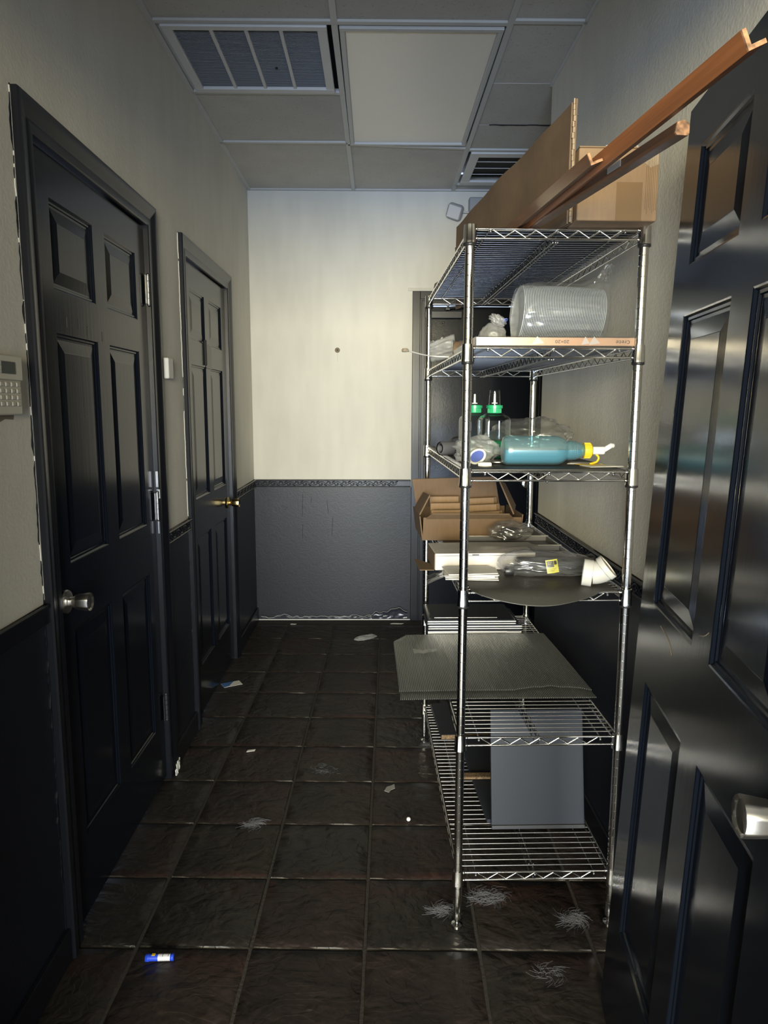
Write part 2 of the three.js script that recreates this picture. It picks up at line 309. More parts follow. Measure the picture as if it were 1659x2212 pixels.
// ---------------------------------------------------------------- walls
function scroll(L) {      // ornate running-scroll chair rail, along +x, face to +z
  const g = [rbox(L, 0.05, 0.012, 0.002, L / 2, 0.025, 0.006), rbox(L, 0.009, 0.02, 0.004, L / 2, 0.0455, 0.01), rbox(L, 0.008, 0.018, 0.004, L / 2, 0.004, 0.009)];
  const P = 0.106, n = Math.floor(L / P);
  const pts = []; for (let i = 0; i <= n * 8; i++) pts.push([i * P / 8 + 0.004, 0.0245 + 0.0105 * Math.sin(i / 8 * Math.PI * 2), 0.0135]);
  if (n > 0) g.push(tube(pts, 0.0036, n * 16, 6));
  for (let k = 0; k < n; k++) for (const s of [0, 1]) {
    const x = (k + 0.25 + s * 0.5) * P, sg = s ? 1 : -1;
    g.push(tube([[x - 0.018, 0.0245 + sg * 0.002, 0.013], [x - 0.002, 0.0245 + sg * 0.0115, 0.0145], [x + 0.012, 0.0245 + sg * 0.004, 0.0145], [x + 0.004, 0.0245 - sg * 0.0005, 0.0145], [x, 0.0245 + sg * 0.005, 0.014]], 0.0032, 16, 5));
    g.push(new THREE.SphereGeometry(1, 8, 6).scale(0.012, 0.0045, 0.004).applyMatrix4(M4(x + 0.028, 0.0245 + sg * 0.010, 0.013, 0, 0, sg * 0.5)));
    g.push(new THREE.SphereGeometry(0.0036, 7, 5).translate(x - 0.012, 0.0245 + sg * 0.0155, 0.0125));
  }
  return join(g);
}
const D1 = { z0: -1.80, z1: -2.66 }, D2 = { z0: -3.165, z1: -4.025 }, DH = 2.095;
{
  const w = struct('wall_left');
  // upper wall with the two door openings, then the dado between them; extruded away from the corridor
  const o = 0.006;
  const up = [[-ZM, RAIL0], [-D1.z0 - o, RAIL0], [-D1.z0 - o, DH], [-D1.z1 + o, DH], [-D1.z1 + o, RAIL0], [-D2.z0 - o, RAIL0], [-D2.z0 - o, DH], [-D2.z1 + o, DH], [-D2.z1 + o, RAIL0], [-ZB, RAIL0], [-ZB, HC + 0.1], [-ZM, HC + 0.1]];
  const turn = (g) => g.applyMatrix4(new THREE.Matrix4().makeRotationY(Math.PI / 2)).translate(XL - 0.14, 0, 0);   // x -> -z, z -> +x
  add('upper_wall', uvm(turn(extr(up, 0.14))), M.paint, w);
  for (const [a, b] of [[-ZM, -D1.z0 - o], [-D1.z1 + o, -D2.z0 - o], [-D2.z1 + o, -ZB]]) add('dado', uvm(turn(box(b - a, RAIL0, 0.14, (a + b) / 2, RAIL0 / 2, 0.07))), M.navy, w);
  const C = 0.077;
  for (const [a, b, orn] of [[-ZM, -D1.z0 - C, 0], [-D1.z1 + C, -D2.z0 - C, 1], [-D2.z1 + C, -ZB - 0.012, 1]]) {
    const g = orn ? scroll(b - a) : join([rbox(b - a, 0.05, 0.012, 0.003, (b - a) / 2, 0.025, 0.006), rbox(b - a, 0.012, 0.016, 0.004, (b - a) / 2, 0.044, 0.008)]);
    const m = add('chair_rail', g, M.trim, w, [XL, RAIL0, -a], [0, Math.PI / 2, 0]);
    m.userData.label = orn ? 'carved scroll chair rail' : 'plain painted chair rail';
    add('baseboard', turn(extr([[a, 0], [b, 0], [b, 0.09], [a, 0.09]], 0.009, [], 0.002)).translate(0.1415, 0, 0), M.trim, w);
  }
}
{
  const w = struct('wall_back');
  const L = XF - XL, d0 = 0.235, d1 = 1.16;     // the fire door's frame stands between d0 and d1
  const uw = extr([[XL - 0.14, RAIL0], [d0 + 0.07, RAIL0], [d0 + 0.07, 2.13], [d1 - 0.07, 2.13], [d1 - 0.07, RAIL0], [XF + 0.14, RAIL0], [XF + 0.14, HC + 0.1], [XL - 0.14, HC + 0.1]], 0.14).translate(0, 0, ZB - 0.14);
  add('upper_wall', uvm(uw), M.paint, w);
  add('dado', uvm(box(d0 + 0.07 - XL, RAIL0, 0.14, (XL + d0 + 0.07) / 2, RAIL0 / 2, ZB - 0.07)), M.navy, w);
  add('dado', uvm(box(XF - d1 + 0.07, RAIL0, 0.14, (XF + d1 - 0.07) / 2, RAIL0 / 2, ZB - 0.07)), M.navy, w);
  add('chair_rail', scroll(d0 - 0.004 - XL), M.trim, w, [XL, RAIL0, ZB]).userData.label = 'carved scroll chair rail';
  add('base_strip', rbox(d0 - XL, 0.007, 0.006, 0.002, (XL + d0) / 2, 0.004, ZB + 0.004), M.grilleWhite, w);
  // loose paint film curling off the foot of the dado, ragged along its upper edge
  const edge = (u) => 0.022 + 0.012 * n3(u * 14, 1, 2) + 0.012 * n3(u * 37, 4, 2) + (u > 0.62 ? 0.062 * Math.min(1, (u - 0.62) * 4.2) * (0.9 + 0.25 * n3(u * 19, 6, 1)) : 0);
  const peel = sheet((u, v) => {
    const H = Math.max(0.012, edge(u)), x = XL + 0.03 + u * (d0 - XL - 0.05);
    const curl = v > 0.7 ? (v - 0.7) * 0.075 * (0.6 + 0.6 * n3(u * 21, 3, 8)) : 0;
    return [x, 0.009 + v * H, ZB + 0.0022 + 0.004 * (0.5 + 0.5 * ridge(x * 22, v * 3.2 + x * 8, 5)) * Math.sin(Math.min(1, v * 1.6) * Math.PI / 2) + Math.max(0, curl) + (u > 0.62 ? 0.006 * (0.5 + 0.5 * ridge(x * 30, v * 4, 9)) : 0)];
  }, 150, 14);
  add('peeling_paint', peel, M.peel, w);
  const te = []; for (let i = 0; i <= 150; i++) { const u = i / 150, q = Math.max(0.012, edge(u)); te.push([XL + 0.03 + u * (d0 - XL - 0.05), 0.009 + q, ZB + 0.006 + 0.018 * (0.6 + 0.6 * n3(u * 21, 3, 8))]); }
  add('torn_edge', tube(te, 0.0019, 220, 5), M.louver, w).userData.label = 'pale torn edge of the paint film';
  // brush scars and dents in the dado's paint
  const sc = [];
  for (const [x, y, l, tilt] of [[-0.50, 0.80, 0.16, 0.03], [-0.44, 0.84, 0.05, 0.1], [-0.325, 0.79, 0.09, -0.08], [-0.30, 0.66, 0.12, 0.05], [-0.50, 0.62, 0.10, 0.02], [-0.62, 0.78, 0.02, 1.2]]) sc.push(rod([x, y - l / 2, ZB + 0.0006], [x + tilt * l, y + l / 2, ZB - 0.0002], 0.0012, 5));
  add('paint_runs', join(sc), M.navy, w);
}
{
  const w = struct('wall_right');
  const t = 0.13;
  add('upper_wall', uvm(box(t, HC + 0.1 - RAIL0, ZM - ZR, XR + t / 2, (HC + 0.1 + RAIL0) / 2, (ZM + ZR) / 2)), M.paint, w);
  add('dado', uvm(box(t, RAIL0, ZM - ZR, XR + t / 2, RAIL0 / 2, (ZM + ZR) / 2)), M.navy, w);
  const L = ZM - ZR - 0.02;
  add('chair_rail', scroll(L), M.trim, w, [XR, RAIL0, ZR + 0.01], [0, -Math.PI / 2, 0]);
  add('baseboard', rbox(0.009, 0.09, L, 0.002, XR - 0.0045, 0.045, (ZM + ZR) / 2), M.trim, w);
}
{
  const w = struct('wall_recess');
  add('upper_wall', uvm(box(0.14, HC + 0.1 - RAIL0, ZR - ZB, XF + 0.07, (HC + 0.1 + RAIL0) / 2, (ZR + ZB) / 2)), M.paint, w);
  add('dado', uvm(box(0.14, RAIL0, ZR - ZB, XF + 0.07, RAIL0 / 2, (ZR + ZB) / 2)), M.navy, w);
  add('return_wall', uvm(box(XF - XR - 0.13, HC + 0.1, 0.12, (XF + XR + 0.13) / 2, (HC + 0.1) / 2, ZR + 0.06)), M.paint, w);
}
// lobby behind the camera: the daylight comes in through its shop window and the corridor's mouth
{
  const m = struct('wall_mouth'), MX0 = -0.60, MX1 = 0.74, MH = 2.22;
  add('wall_panel', uvm(extr([[-3.1, 0], [MX0, 0], [MX0, MH], [MX1, MH], [MX1, 0], [3.1, 0], [3.1, HC + 0.2], [-3.1, HC + 0.2]], 0.1).translate(0, 0, ZM - 0.1)), M.lobby, m);
  const l = struct('wall_lobby');
  add('side_wall', box(0.1, HC + 0.2, 5.4, -3.05, (HC + 0.2) / 2, 1.96), M.lobby, l);
  add('side_wall', box(0.1, HC + 0.2, 5.4, 3.05, (HC + 0.2) / 2, 1.96), M.lobby, l);
  const f = struct('wall_front');
  add('wall_panel', extr([[-3.1, 0], [3.1, 0], [3.1, HC + 0.2], [-3.1, HC + 0.2]], 0.1, [[[WIN.x0, WIN.y0], [WIN.x0, WIN.y1], [WIN.x1, WIN.y1], [WIN.x1, WIN.y0]]]).translate(0, 0, WIN.z), M.lobby, f);
  const w = struct('window_1');
  const W = WIN.x1 - WIN.x0, H = WIN.y1 - WIN.y0, cx = (WIN.x0 + WIN.x1) / 2, cy = (WIN.y0 + WIN.y1) / 2, fz = WIN.z + 0.04;
  add('window_frame', join([box(W, 0.05, 0.06, cx, WIN.y0 + 0.025, fz), box(W, 0.05, 0.06, cx, WIN.y1 - 0.025, fz), box(W, 0.04, 0.06, cx, WIN.ym, fz), box(0.05, H, 0.06, WIN.x0 + 0.025, cy, fz), box(0.05, H, 0.06, WIN.x1 - 0.025, cy, fz), box(0.04, H, 0.06, cx - 0.7, cy, fz), box(0.04, H, 0.06, cx + 0.7, cy, fz)]), M.steelPaint, w);
  add('pane', box(W - 0.08, H - 0.08, 0.006, cx, cy, fz + 0.02), M.glass, w);
}

// ---------------------------------------------------------------- panel doors
function panelDoor(W, H, Tk, ps, ts) {
  const holes = [], rects = [];
  for (const [x0, x1] of [[ps[0], ps[1]], [ps[2], ps[3]]]) for (const k of [0, 2, 4]) {
    const y1 = H - ts[k], y0 = H - ts[k + 1];
    rects.push([x0, x1, y0, y1]); holes.push([[x0, y0], [x0, y1], [x1, y1], [x1, y0]]);
  }
  const D = 0.014;
  const slab = join([extr([[0, 0], [W, 0], [W, H], [0, H]], D, holes).translate(0, 0, -D), box(W, H, Tk - D, W / 2, H / 2, -D - (Tk - D) / 2)]);
  const panels = rects.map(([x0, x1, y0, y1]) => {
    const loops = [[0, 0], [0.003, -0.001], [0.0065, -0.005], [0.0115, -0.0055], [0.0135, -0.0085], [0.019, -0.009], [0.050, -0.0048], [0.0515, -0.0044]];
    const pos = [];
    const ring = ([i, z]) => [[x0 + i, y0 + i, z], [x1 - i, y0 + i, z], [x1 - i, y1 - i, z], [x0 + i, y1 - i, z]];
    for (let k = 0; k + 1 < loops.length; k++) { const a = ring(loops[k]), b = ring(loops[k + 1]); for (let s = 0; s < 4; s++) { const n = (s + 1) % 4; pos.push(...a[s], ...a[n], ...b[n], ...a[s], ...b[n], ...b[s]); } }
    const c = ring(loops[loops.length - 1]); pos.push(...c[0], ...c[1], ...c[2], ...c[0], ...c[2], ...c[3]);
    const g = new THREE.BufferGeometry(); g.setAttribute('position', new THREE.Float32BufferAttribute(pos, 3)); g.computeVertexNormals();
    return uvm(g);
  });
  return { slab: uvm(slab), panels };
}
const CAS = [[0, 0], [0, 0.009], [0.003, 0.012], [0.022, 0.0125], [0.026, 0.0105], [0.034, 0.0125], [0.052, 0.0185], [0.066, 0.021], [0.073, 0.0205], [0.076, 0.016], [0.076, 0]];
function mitre(O, A, U, L, m0, m1) {   // one length of door casing; z is off the wall
  const pos = [], P = ([u, d], e) => { const t = e ? L + m1 * u : -m0 * u; return [O[0] + A[0] * t + U[0] * u, O[1] + A[1] * t + U[1] * u, d]; };
  const flip = A[0] * U[1] - A[1] * U[0] > 0;
  const quad = (a, b, c, d) => { if (flip) pos.push(...a, ...d, ...c, ...a, ...c, ...b); else pos.push(...a, ...b, ...c, ...a, ...c, ...d); };
  for (let i = 0; i + 1 < CAS.length; i++) quad(P(CAS[i], 0), P(CAS[i + 1], 0), P(CAS[i + 1], 1), P(CAS[i], 1));
  for (let i = 1; i + 1 < CAS.length; i++) for (const e of [0, 1]) pos.push(...P(CAS[0], e), ...P(CAS[i], e), ...P(CAS[i + 1], e));
  const g = new THREE.BufferGeometry(); g.setAttribute('position', new THREE.Float32BufferAttribute(pos, 3)); g.computeVertexNormals();
  return uvm(crease(g, 0.5));
}
function casing(parent, W, H, z, mat = M.trim) {
  for (const g of [mitre([0, 0], [0, 1], [-1, 0], H, 0, 1), mitre([W, 0], [0, 1], [1, 0], H, 0, 1), mitre([0, H], [1, 0], [0, 1], W, 1, 1)]) add('casing', g.translate(0, 0, z), mat, parent);
}
const KNOB = [[0.0001, 0], [0.030, 0], [0.032, 0.003], [0.030, 0.008], [0.013, 0.012], [0.0125, 0.018], [0.014, 0.022], [0.0185, 0.028], [0.0215, 0.036], [0.0232, 0.050], [0.0245, 0.064], [0.0238, 0.0665], [0.021, 0.0655], [0.019, 0.063], [0.0001, 0.0625]];
function knob(parent, x, y, z, mat, label) {
  const k = add('knob', crease(lathe(KNOB, 36).rotateX(Math.PI / 2), 0.7), mat, parent, [x, y, z]);
  if (label) k.userData.label = label;
  return k;
}
function hinge(parent, x, y, z, mat, h = 0.1) {
  const g = [rbox(0.02, h, 0.003, 0.001, -0.011, 0, -0.004), rbox(0.02, h, 0.003, 0.001, 0.011, 0, -0.004)];
  for (let k = 0; k < 5; k++) g.push(new THREE.CylinderGeometry(0.0065, 0.0065, h / 5 - 0.0015, 10).translate(0, (k - 2) * h / 5, 0));
  g.push(new THREE.SphereGeometry(0.0062, 8, 6).translate(0, h / 2 + 0.002, 0), new THREE.SphereGeometry(0.0062, 8, 6).translate(0, -h / 2 - 0.002, 0));
  return add('hinge', join(g), mat, parent, [x, y, z]);
}
// a ragged line of bare caulk along a casing's outer edge
function ragged(L, w, s) {
  const a = [], b = [];
  for (let i = 0; i <= 160; i++) { const y = i / 160 * L; a.push([0, y]); b.push([Math.max(0.0012, w * (0.55 + 0.45 * n3(y * 26, s, 1) + 0.3 * n3(y * 90, s, 5))), y]); }
  return extr([...a, ...b.reverse()], 0.0022);
}
const LW = 0.86, PSX = [0.1045, 0.383, 0.477, 0.755], TSX = [0.105, 0.33, 0.435, 1.05, 1.23, 1.845];
{
  const leaf = panelDoor(LW - 0.006, 2.07, 0.035, PSX, TSX);
  [[1, D1, 1], [2, D2, 0]].forEach(([n, D, near]) => {
    const d = struct('door_' + n, [XL, 0, D.z0]); d.rotation.y = Math.PI / 2;
    const slab = add('slab', leaf.slab, M.door, d, [0.003, 0.014, -0.008]);
    for (const g of leaf.panels) add('panel', g, M.door, slab);
    casing(d, LW, 2.092, 0);
    add('jamb', join([box(0.006, 2.095, 0.14, -0.003, 1.0475, -0.07), box(0.006, 2.095, 0.14, LW + 0.003, 1.0475, -0.07), box(LW, 0.006, 0.14, LW / 2, 2.095, -0.07)]), M.trim, d);
    if (near) {
      knob(d, 0.06, 0.942, -0.008, M.satin, 'satin nickel door knob');
      for (const y of [1.87, 1.09, 0.3]) hinge(d, LW - 0.004, y, 0.004, y > 1 ? M.wire : M.steelPaint).userData.label = 'worn hinge with bare metal knuckles';
      add('broken_bracket', join([rbox(0.004, 0.06, 0.010, 0.001, LW - 0.001, 1.19, 0.004), rbox(0.004, 0.035, 0.013, 0.001, LW, 1.135, 0.007), rbox(0.003, 0.09, 0.006, 0.001, LW - 0.001, 1.03, 0.003)]), M.wire, d).userData.label = 'broken bits of bare metal';
      const c = []; for (let k = 0; k < 9; k++) c.push(rbox(rr(0.008, 0.02), rr(0.02, 0.05), 0.003, 0.001).applyMatrix4(M4(LW + rr(0.0, 0.075), rr(0.008, 0.035), 0.0225 + rr(0, 0.003), rr(-0.2, 0.2), rr(-0.3, 0.3), rr(-0.5, 0.5))));
      add('bare_plaster', join(c), M.chip, d).userData.label = 'broken white foot of the casing';
      const sc = []; for (const [x, y] of [[0.17, 1.68], [0.25, 1.685], [0.31, 1.67], [0.42, 1.665]]) sc.push(rbox(0.006, 0.028, 0.001, 0.0004, x, y - 0.014 - 0.0, 0.0003));
      add('screw_scar', join(sc), M.trim, slab);
    } else {
      knob(d, LW - 0.075, 0.93, -0.008, M.brass, 'brass door knob');
      for (const y of [1.87, 1.09, 0.3]) hinge(d, 0.012, y, 0.002, M.steelPaint);
      const s = add('sign_plate', rbox(0.11, 0.115, 0.004, 0.001, 0.44, 1.70, -0.006), M.trim, d); s.userData.label = 'small plain painted sign plate';
      add('sign_edge', rbox(0.006, 0.12, 0.012, 0.002, 0.365, 1.715, -0.003), M.dark, d);
    }
    const rg = add('caulk_line', ragged(1.18, near ? 0.005 : 0.0075, n * 3), M.chip, d, [-0.0765, 0.985, 0.0024], [0, Math.PI, 0]);
    rg.userData.label = 'ragged line of unpainted caulk';
    // runs and curls of navy paint that stick out past the casing's edge
    add('paint_edge', ragged(2.15, near ? 0.010 : 0.003, n * 5 + 1), M.trim, d, [-0.0757, 0.02, 0.0021], [0, Math.PI, 0]);
  });
}
// fire door in the back wall
{
  const d = struct('door_3', [0.235, 0, ZB]);
  const W = 0.925, H = 2.2;
  const prof = (x0, x1, y0, y1) => [rbox(x1 - x0, y1 - y0, 0.03, 0.003, (x0 + x1) / 2, (y0 + y1) / 2, 0.006)];
  add('casing', uvm(join([...prof(0, 0.05, 0, H), ...prof(0.058, 0.085, 0, H - 0.058), ...prof(W - 0.05, W, 0, H), ...prof(W - 0.085, W - 0.058, 0, H - 0.058), ...prof(0.0495, W - 0.0495, H - 0.05, H - 0.0005), ...prof(0.0845, W - 0.0845, H - 0.085, H - 0.058), box(0.085, H, 0.02, 0.0425, H / 2, 0), box(0.085, H, 0.02, W - 0.0425, H / 2, 0), box(W - 0.17, 0.085, 0.02, W / 2, H - 0.0425, 0)])), M.trim, d);
  add('slab', uvm(rbox(W - 0.17, H - 0.1, 0.045, 0.002, W / 2, (H - 0.09) / 2, -0.03)), M.backDoor, d);
  add('closer', join([rbox(0.24, 0.045, 0.05, 0.004, 0.20, 2.05, 0.02), rbox(0.03, 0.02, 0.06, 0.004, 0.225, 2.085, 0.03)]), M.steelPaint, d);
  add('closer_arm', join([rod([0.225, 2.09, 0.05], [0.42, 2.10, 0.12], 0.008, 8), rod([0.42, 2.10, 0.12], [0.62, 2.11, 0.03], 0.008, 8)]), M.steelPaint, d);
  add('screw', new THREE.SphereGeometry(0.008, 8, 6), M.satin, d, [0.225, 2.103, 0.06]);
  add('screw', new THREE.SphereGeometry(0.006, 8, 6), M.satin, d, [0.20, 2.005, 0.012]);
  add('door_knob', crease(lathe(KNOB, 28).rotateX(Math.PI / 2), 0.7), M.satin, d, [0.78, 0.95, -0.008]);
  add('cap_strip', rbox(0.16, 0.02, 0.008, 0.002, 0.05, H + 0.012, 0.003), M.paint, d).userData.label = 'strip of bare old paint';
}
// door leaf standing ajar along the right-hand wall
{
  const d = struct('door_4');
  const a = V(-0.13168421, -0.00834584, 0.99125658), b = V(-0.03929452, -0.99913468, -0.01363228), n = V(-0.9905126, 0.04074611, -0.13124231), e = V(0.6331, 2.0471, -1.5342);
  const H = 2.03, W = 0.82, o = e.clone().addScaledVector(b, H);
  const m = new THREE.Matrix4().makeBasis(a, b.clone().negate(), n); m.setPosition(o);
  m.decompose(d.position, d.quaternion, d.scale);
  const leaf = panelDoor(W, H, 0.035, [0.0996, 0.365, 0.4554, 0.7], [0.0966, 0.316, 0.4091, 0.9962, 1.1682, 1.7656]);
  const slab = add('slab', leaf.slab, M.door, d);
  for (const g of leaf.panels) add('panel', g, M.door, slab);
  knob(d, 0.80, H - 1.054, 0, M.satin, 'large satin nickel knob');
  for (const [y, z] of [[H - 0.18, 0], [H - 1.0, 0], [0.28, 0]]) hinge(d, -0.006, y, -0.032, M.steelPaint);
  // scratches down to the wood
  const sc = (pts) => tube(pts.map(([x, y]) => [x, H - y, 0.0002]), 0.0011, 14, 5);
  add('scratch', join([sc([[0.17, 1.022], [0.20, 1.025], [0.235, 1.032], [0.262, 1.05]]), sc([[0.40, 0.965], [0.425, 0.957], [0.444, 0.945]])]), M.scar, slab).userData.label = 'pale curved scratches in the paint';
}

// ---------------------------------------------------------------- small fittings on the walls
{
  const k = thing('alarm_keypad', 'ivory alarm keypad with rows of small keys on the left wall', 'keypad', [XL, 1.503, -1.57], Math.PI / 2);
  add('body', rbox(0.135, 0.13, 0.024, 0.005, 0, 0, 0.012), M.ivory, k);
  add('lid', rbox(0.128, 0.052, 0.008, 0.003, -0.002, 0.036, 0.027), M.ivory, k);
  add('display', rbox(0.06, 0.026, 0.003, 0.001, -0.003, 0.036, 0.0315), M.lcd, k);
  const kg = rbox(0.015, 0.0095, 0.005, 0.002);
  for (let r = 0; r < 4; r++) for (let c = 0; c < 5; c++) add('key', kg, M.ivoryKey, k, [-0.046 + c * 0.0235, 0.001 - r * 0.014, 0.025]);
  add('old_paint', extr([[-0.07, -0.066], [0.07, -0.066], [0.066, -0.076], [0.03, -0.074], [0.0, -0.082], [-0.03, -0.073], [-0.07, -0.08]], 0.001), M.scar, k).userData.label = 'scar of old brown paint';
}
{
  const k = thing('thermostat', 'small white thermostat with a slim cover, on the left wall between the two doors', 'thermostat', [XL, 1.603, -2.845], Math.PI / 2);
  add('base_plate', rbox(0.105, 0.082, 0.006, 0.002, 0.03, 0.002, 0.003), M.ivory, k);
  add('cover', rbox(0.066, 0.08, 0.022, 0.006, -0.02, 0, 0.016), M.white, k);
  add('scale_window', rbox(0.026, 0.045, 0.006, 0.002, 0.045, 0.004, 0.008), M.white, k);
  for (const y of [-0.028, 0.034]) add('screw', new THREE.SphereGeometry(0.004, 8, 6).scale(1, 1, 0.5), M.satin, k, [0.07, y, 0.007]);
}
{
  const k = thing('emergency_light', 'grey emergency light with a round-cornered lamp head on an arm, high on the back wall', 'emergency light', [0.645, 2.69, ZB]);
  add('housing', rbox(0.16, 0.14, 0.06, 0.012, 0.02, 0.01, 0.03), M.louver, k);
  add('arm', rod([-0.05, -0.01, 0.035], [-0.10, -0.008, 0.045], 0.006, 10), M.grilleWhite, k);
  const h = add('lamp_head', rbox(0.10, 0.095, 0.05, 0.022, 0, 0, 0, 4), M.louver, k, [-0.15, -0.01, 0.055], [0.35, -0.35, -0.25]);
  add('lens', rbox(0.082, 0.076, 0.012, 0.005, 0, 0, 0.0225, 3), M.grilleWhite, h);
}
{
  const k = thing('wall_anchor', 'small brown wall anchor in a scuffed spot, alone on the bright back wall', 'wall anchor', [-0.255, 1.826, ZB]);
  add('flange', lathe([[0.0001, 0.004], [0.006, 0.004], [0.009, 0.002], [0.016, 0.0012], [0.017, 0]], 20).rotateX(Math.PI / 2), M.scar, k);
  add('screw_hole', new THREE.CylinderGeometry(0.004, 0.004, 0.003, 10).rotateX(Math.PI / 2).translate(0, 0, 0.004), M.dark, k);
  add('drip', extr([[-0.003, -0.018], [0.004, -0.02], [0.003, -0.06], [0, -0.085], [-0.002, -0.06]], 0.0006), M.ivory, k);
}

// ---------------------------------------------------------------- wire shelving
const SX = 0.2293, SZ = -1.8298, SP = -0.0152, SW = 0.432, SL = 1.133, SC = Math.cos(SP), SS = Math.sin(SP);
const LV = [1.8895, 1.6045, 1.293, 0.974, 0.5699, 0.1705], WR = 0.003;      // rail heights; wires lie on top
const at = (a, b, y) => [SX + a * SC + b * SS, y, SZ + a * SS - b * SC];    // place on the shelving: a across, b back, y up
const RY = -SP;
const TOP = LV.map((y) => y + WR + 0.0036);
{
  const sh = thing('wire_shelving', 'tall chrome wire shelving unit with six shelves, standing along the right wall', 'shelving', [SX, 0, SZ], RY);
  const pp = [[0.0001, 0.0], [0.011, 0.0], [0.016, 0.006], [0.016, 0.014], [0.006, 0.018], [0.006, 0.034], [0.0118, 0.034]];
  for (let y = 0.0508; y < 1.885; y += 0.0254) pp.push([0.0118, y - 0.0009], [0.0113, y - 0.0003], [0.0113, y + 0.0003], [0.0118, y + 0.0009]);
  pp.push([0.0118, 1.893], [0.0095, 1.8995], [0.0001, 1.9005]);
  const pg = crease(lathe(pp, 24), 0.35);
  for (const [a, b] of [[0, 0], [SW, 0], [0, SL], [SW, SL]]) add('post', pg, M.chrome, sh, [a, 0, -b]);
  const collar = crease(lathe([[0.0122, 0.009], [0.0150, 0.009], [0.0152, 0.004], [0.0162, -0.028], [0.0168, -0.031], [0.0168, -0.034], [0.0122, -0.034]], 24), 0.7);
  const clip = lathe([[0.0122, -0.034], [0.0158, -0.034], [0.0162, -0.039], [0.0122, -0.041]], 20);
  const wireG = rod([0.004, 0, 0], [SW - 0.004, 0, 0], 0.0018, 6), longW = 0.0019, R = 0.0029, dy = 0.0222;
  const zig = (A, B, n, y) => { const p = []; for (let i = 0; i <= n * 2; i++) { const t = (i + 0.5) / (n * 2 + 1), k = i % 2; p.push([A[0] + (B[0] - A[0]) * t, y - 0.003 - (k ? dy - 0.006 : 0), A[1] + (B[1] - A[1]) * t]); } const g = []; for (let i = 0; i + 1 < p.length; i++) g.push(rod(p[i], p[i + 1], 0.002, 6)); for (const q of p) g.push(new THREE.SphereGeometry(0.002, 6, 5).translate(...q)); return g; };
  LV.forEach((y, n) => {
    const f = [], o = 0.0145;
    for (const h of [y, y - dy]) {
      for (const b of [0, SL]) f.push(rod([o, h, -b], [SW - o, h, -b], R, 10));
      for (const a of [0, SW]) f.push(rod([a, h, -o], [a, h, -SL + o], R, 10));
      for (const [a, b, sx, sz] of [[0, 0, 1, 1], [SW, 0, -1, 1], [0, SL, 1, -1], [SW, SL, -1, -1]]) f.push(new THREE.SphereGeometry(0.0045, 8, 6).translate(a + sx * 0.0165, h, -b), new THREE.SphereGeometry(0.0045, 8, 6).translate(a, h, -b - sz * 0.0165));
    }
    for (const b of [0, SL]) f.push(...zig([0.045, -b], [SW - 0.045, -b], 6, y));
    for (const a of [0, SW]) f.push(...zig([a, -0.03], [a, -SL + 0.03], 17, y));
    const s = add('wire_shelf', join(f), M.chrome, sh);
    // lengthwise carriers under the cross wires; the middle one is a truss
    const c = [];
    for (const a of [0.05, SW - 0.05]) c.push(rod([a, y - 0.0012, 0.004], [a, y - 0.0012, -SL - 0.004], longW, 6), new THREE.SphereGeometry(0.0036, 8, 6).translate(a, y - 0.006, 0.003));
    add('carrier_wires', join(c), M.wire, s);
    const t = [rod([SW / 2, y - 0.0012, 0.003], [SW / 2, y - 0.0012, -SL], longW, 6), rod([SW / 2 - 0.006, y - dy - 0.004, -0.02], [SW / 2 - 0.006, y - dy - 0.004, -SL + 0.02], longW, 6), rod([SW / 2 + 0.006, y - dy - 0.004, -0.02], [SW / 2 + 0.006, y - dy - 0.004, -SL + 0.02], longW, 6), new THREE.SphereGeometry(0.0038, 8, 6).translate(SW / 2, y - 0.006, 0.003), new THREE.SphereGeometry(0.0038, 8, 6).translate(SW / 2, y - dy - 0.005, -0.018)];
    t.push(...zig([SW / 2 - 0.006, -0.03], [SW / 2 - 0.006, -SL + 0.03], 20, y - 0.003), ...zig([SW / 2 + 0.006, -0.03], [SW / 2 + 0.006, -SL + 0.03], 20, y - 0.003));
    add('center_truss', join(t), M.wire, s);
    const cnt = 44;
    for (let k = 1; k < cnt; k++) add('wire', wireG, M.wire, s, [0, y + 0.0026, -k * SL / cnt]);
    for (const [a, b] of [[0, 0], [SW, 0], [0, SL], [SW, SL]]) { const q = add('collar', collar, M.chrome, s, [a, y, -b]); if (n < 4) add('clip', clip, M.blackPlastic, s, [a, y, -b]); }
  });
}
// black plastic liners on the upper shelves
[0, 1, 2].forEach((n) => {
  const w = ['topmost shelf under the cartons', 'second shelf under the wrapped bundle', 'third shelf under the spray bottle'][n];
  const g = uvm(rbox(SW - 0.035, 0.0016, SL - 0.035, 0.0006, SW / 2, 0.0008, -SL / 2, 1));
  const m = add('shelf_liner', g, M.liner, null, at(0, 0, LV[n] + 0.0045), [0, RY, 0]);
  tag(m, 'thin black liner on the ' + w, 'shelf liner', 'black shelf liners');
});
{
  // liner of the fourth shelf: a mat that sags over the front rail
  const y0 = LV[3] + 0.0062;
  const g = slabSheet((u, v) => {
    const a = 0.022 + u * 0.385, out = Math.sin(Math.PI * Math.min(1, Math.max(0, (u - 0.02) / 0.86)));
    const b = 0.045 * Math.pow(Math.max(0, out), 0.7) + 0.004, z = -1.0 + v * (1.0 + b), over = Math.max(0, z);
    return [a, y0 - over * 0.42 - over * over * 3 + 0.0008 * n3(a * 18, z * 18, 4), z];
  }, 40, 44, 0.002);
  const m = add('shelf_mat', uvm(g), M.mat, null, at(0, 0, 0), [0, RY, 0]);
  tag(m, 'dark flexible mat whose curved front edge hangs over the fourth shelf from the top', 'shelf mat');
}

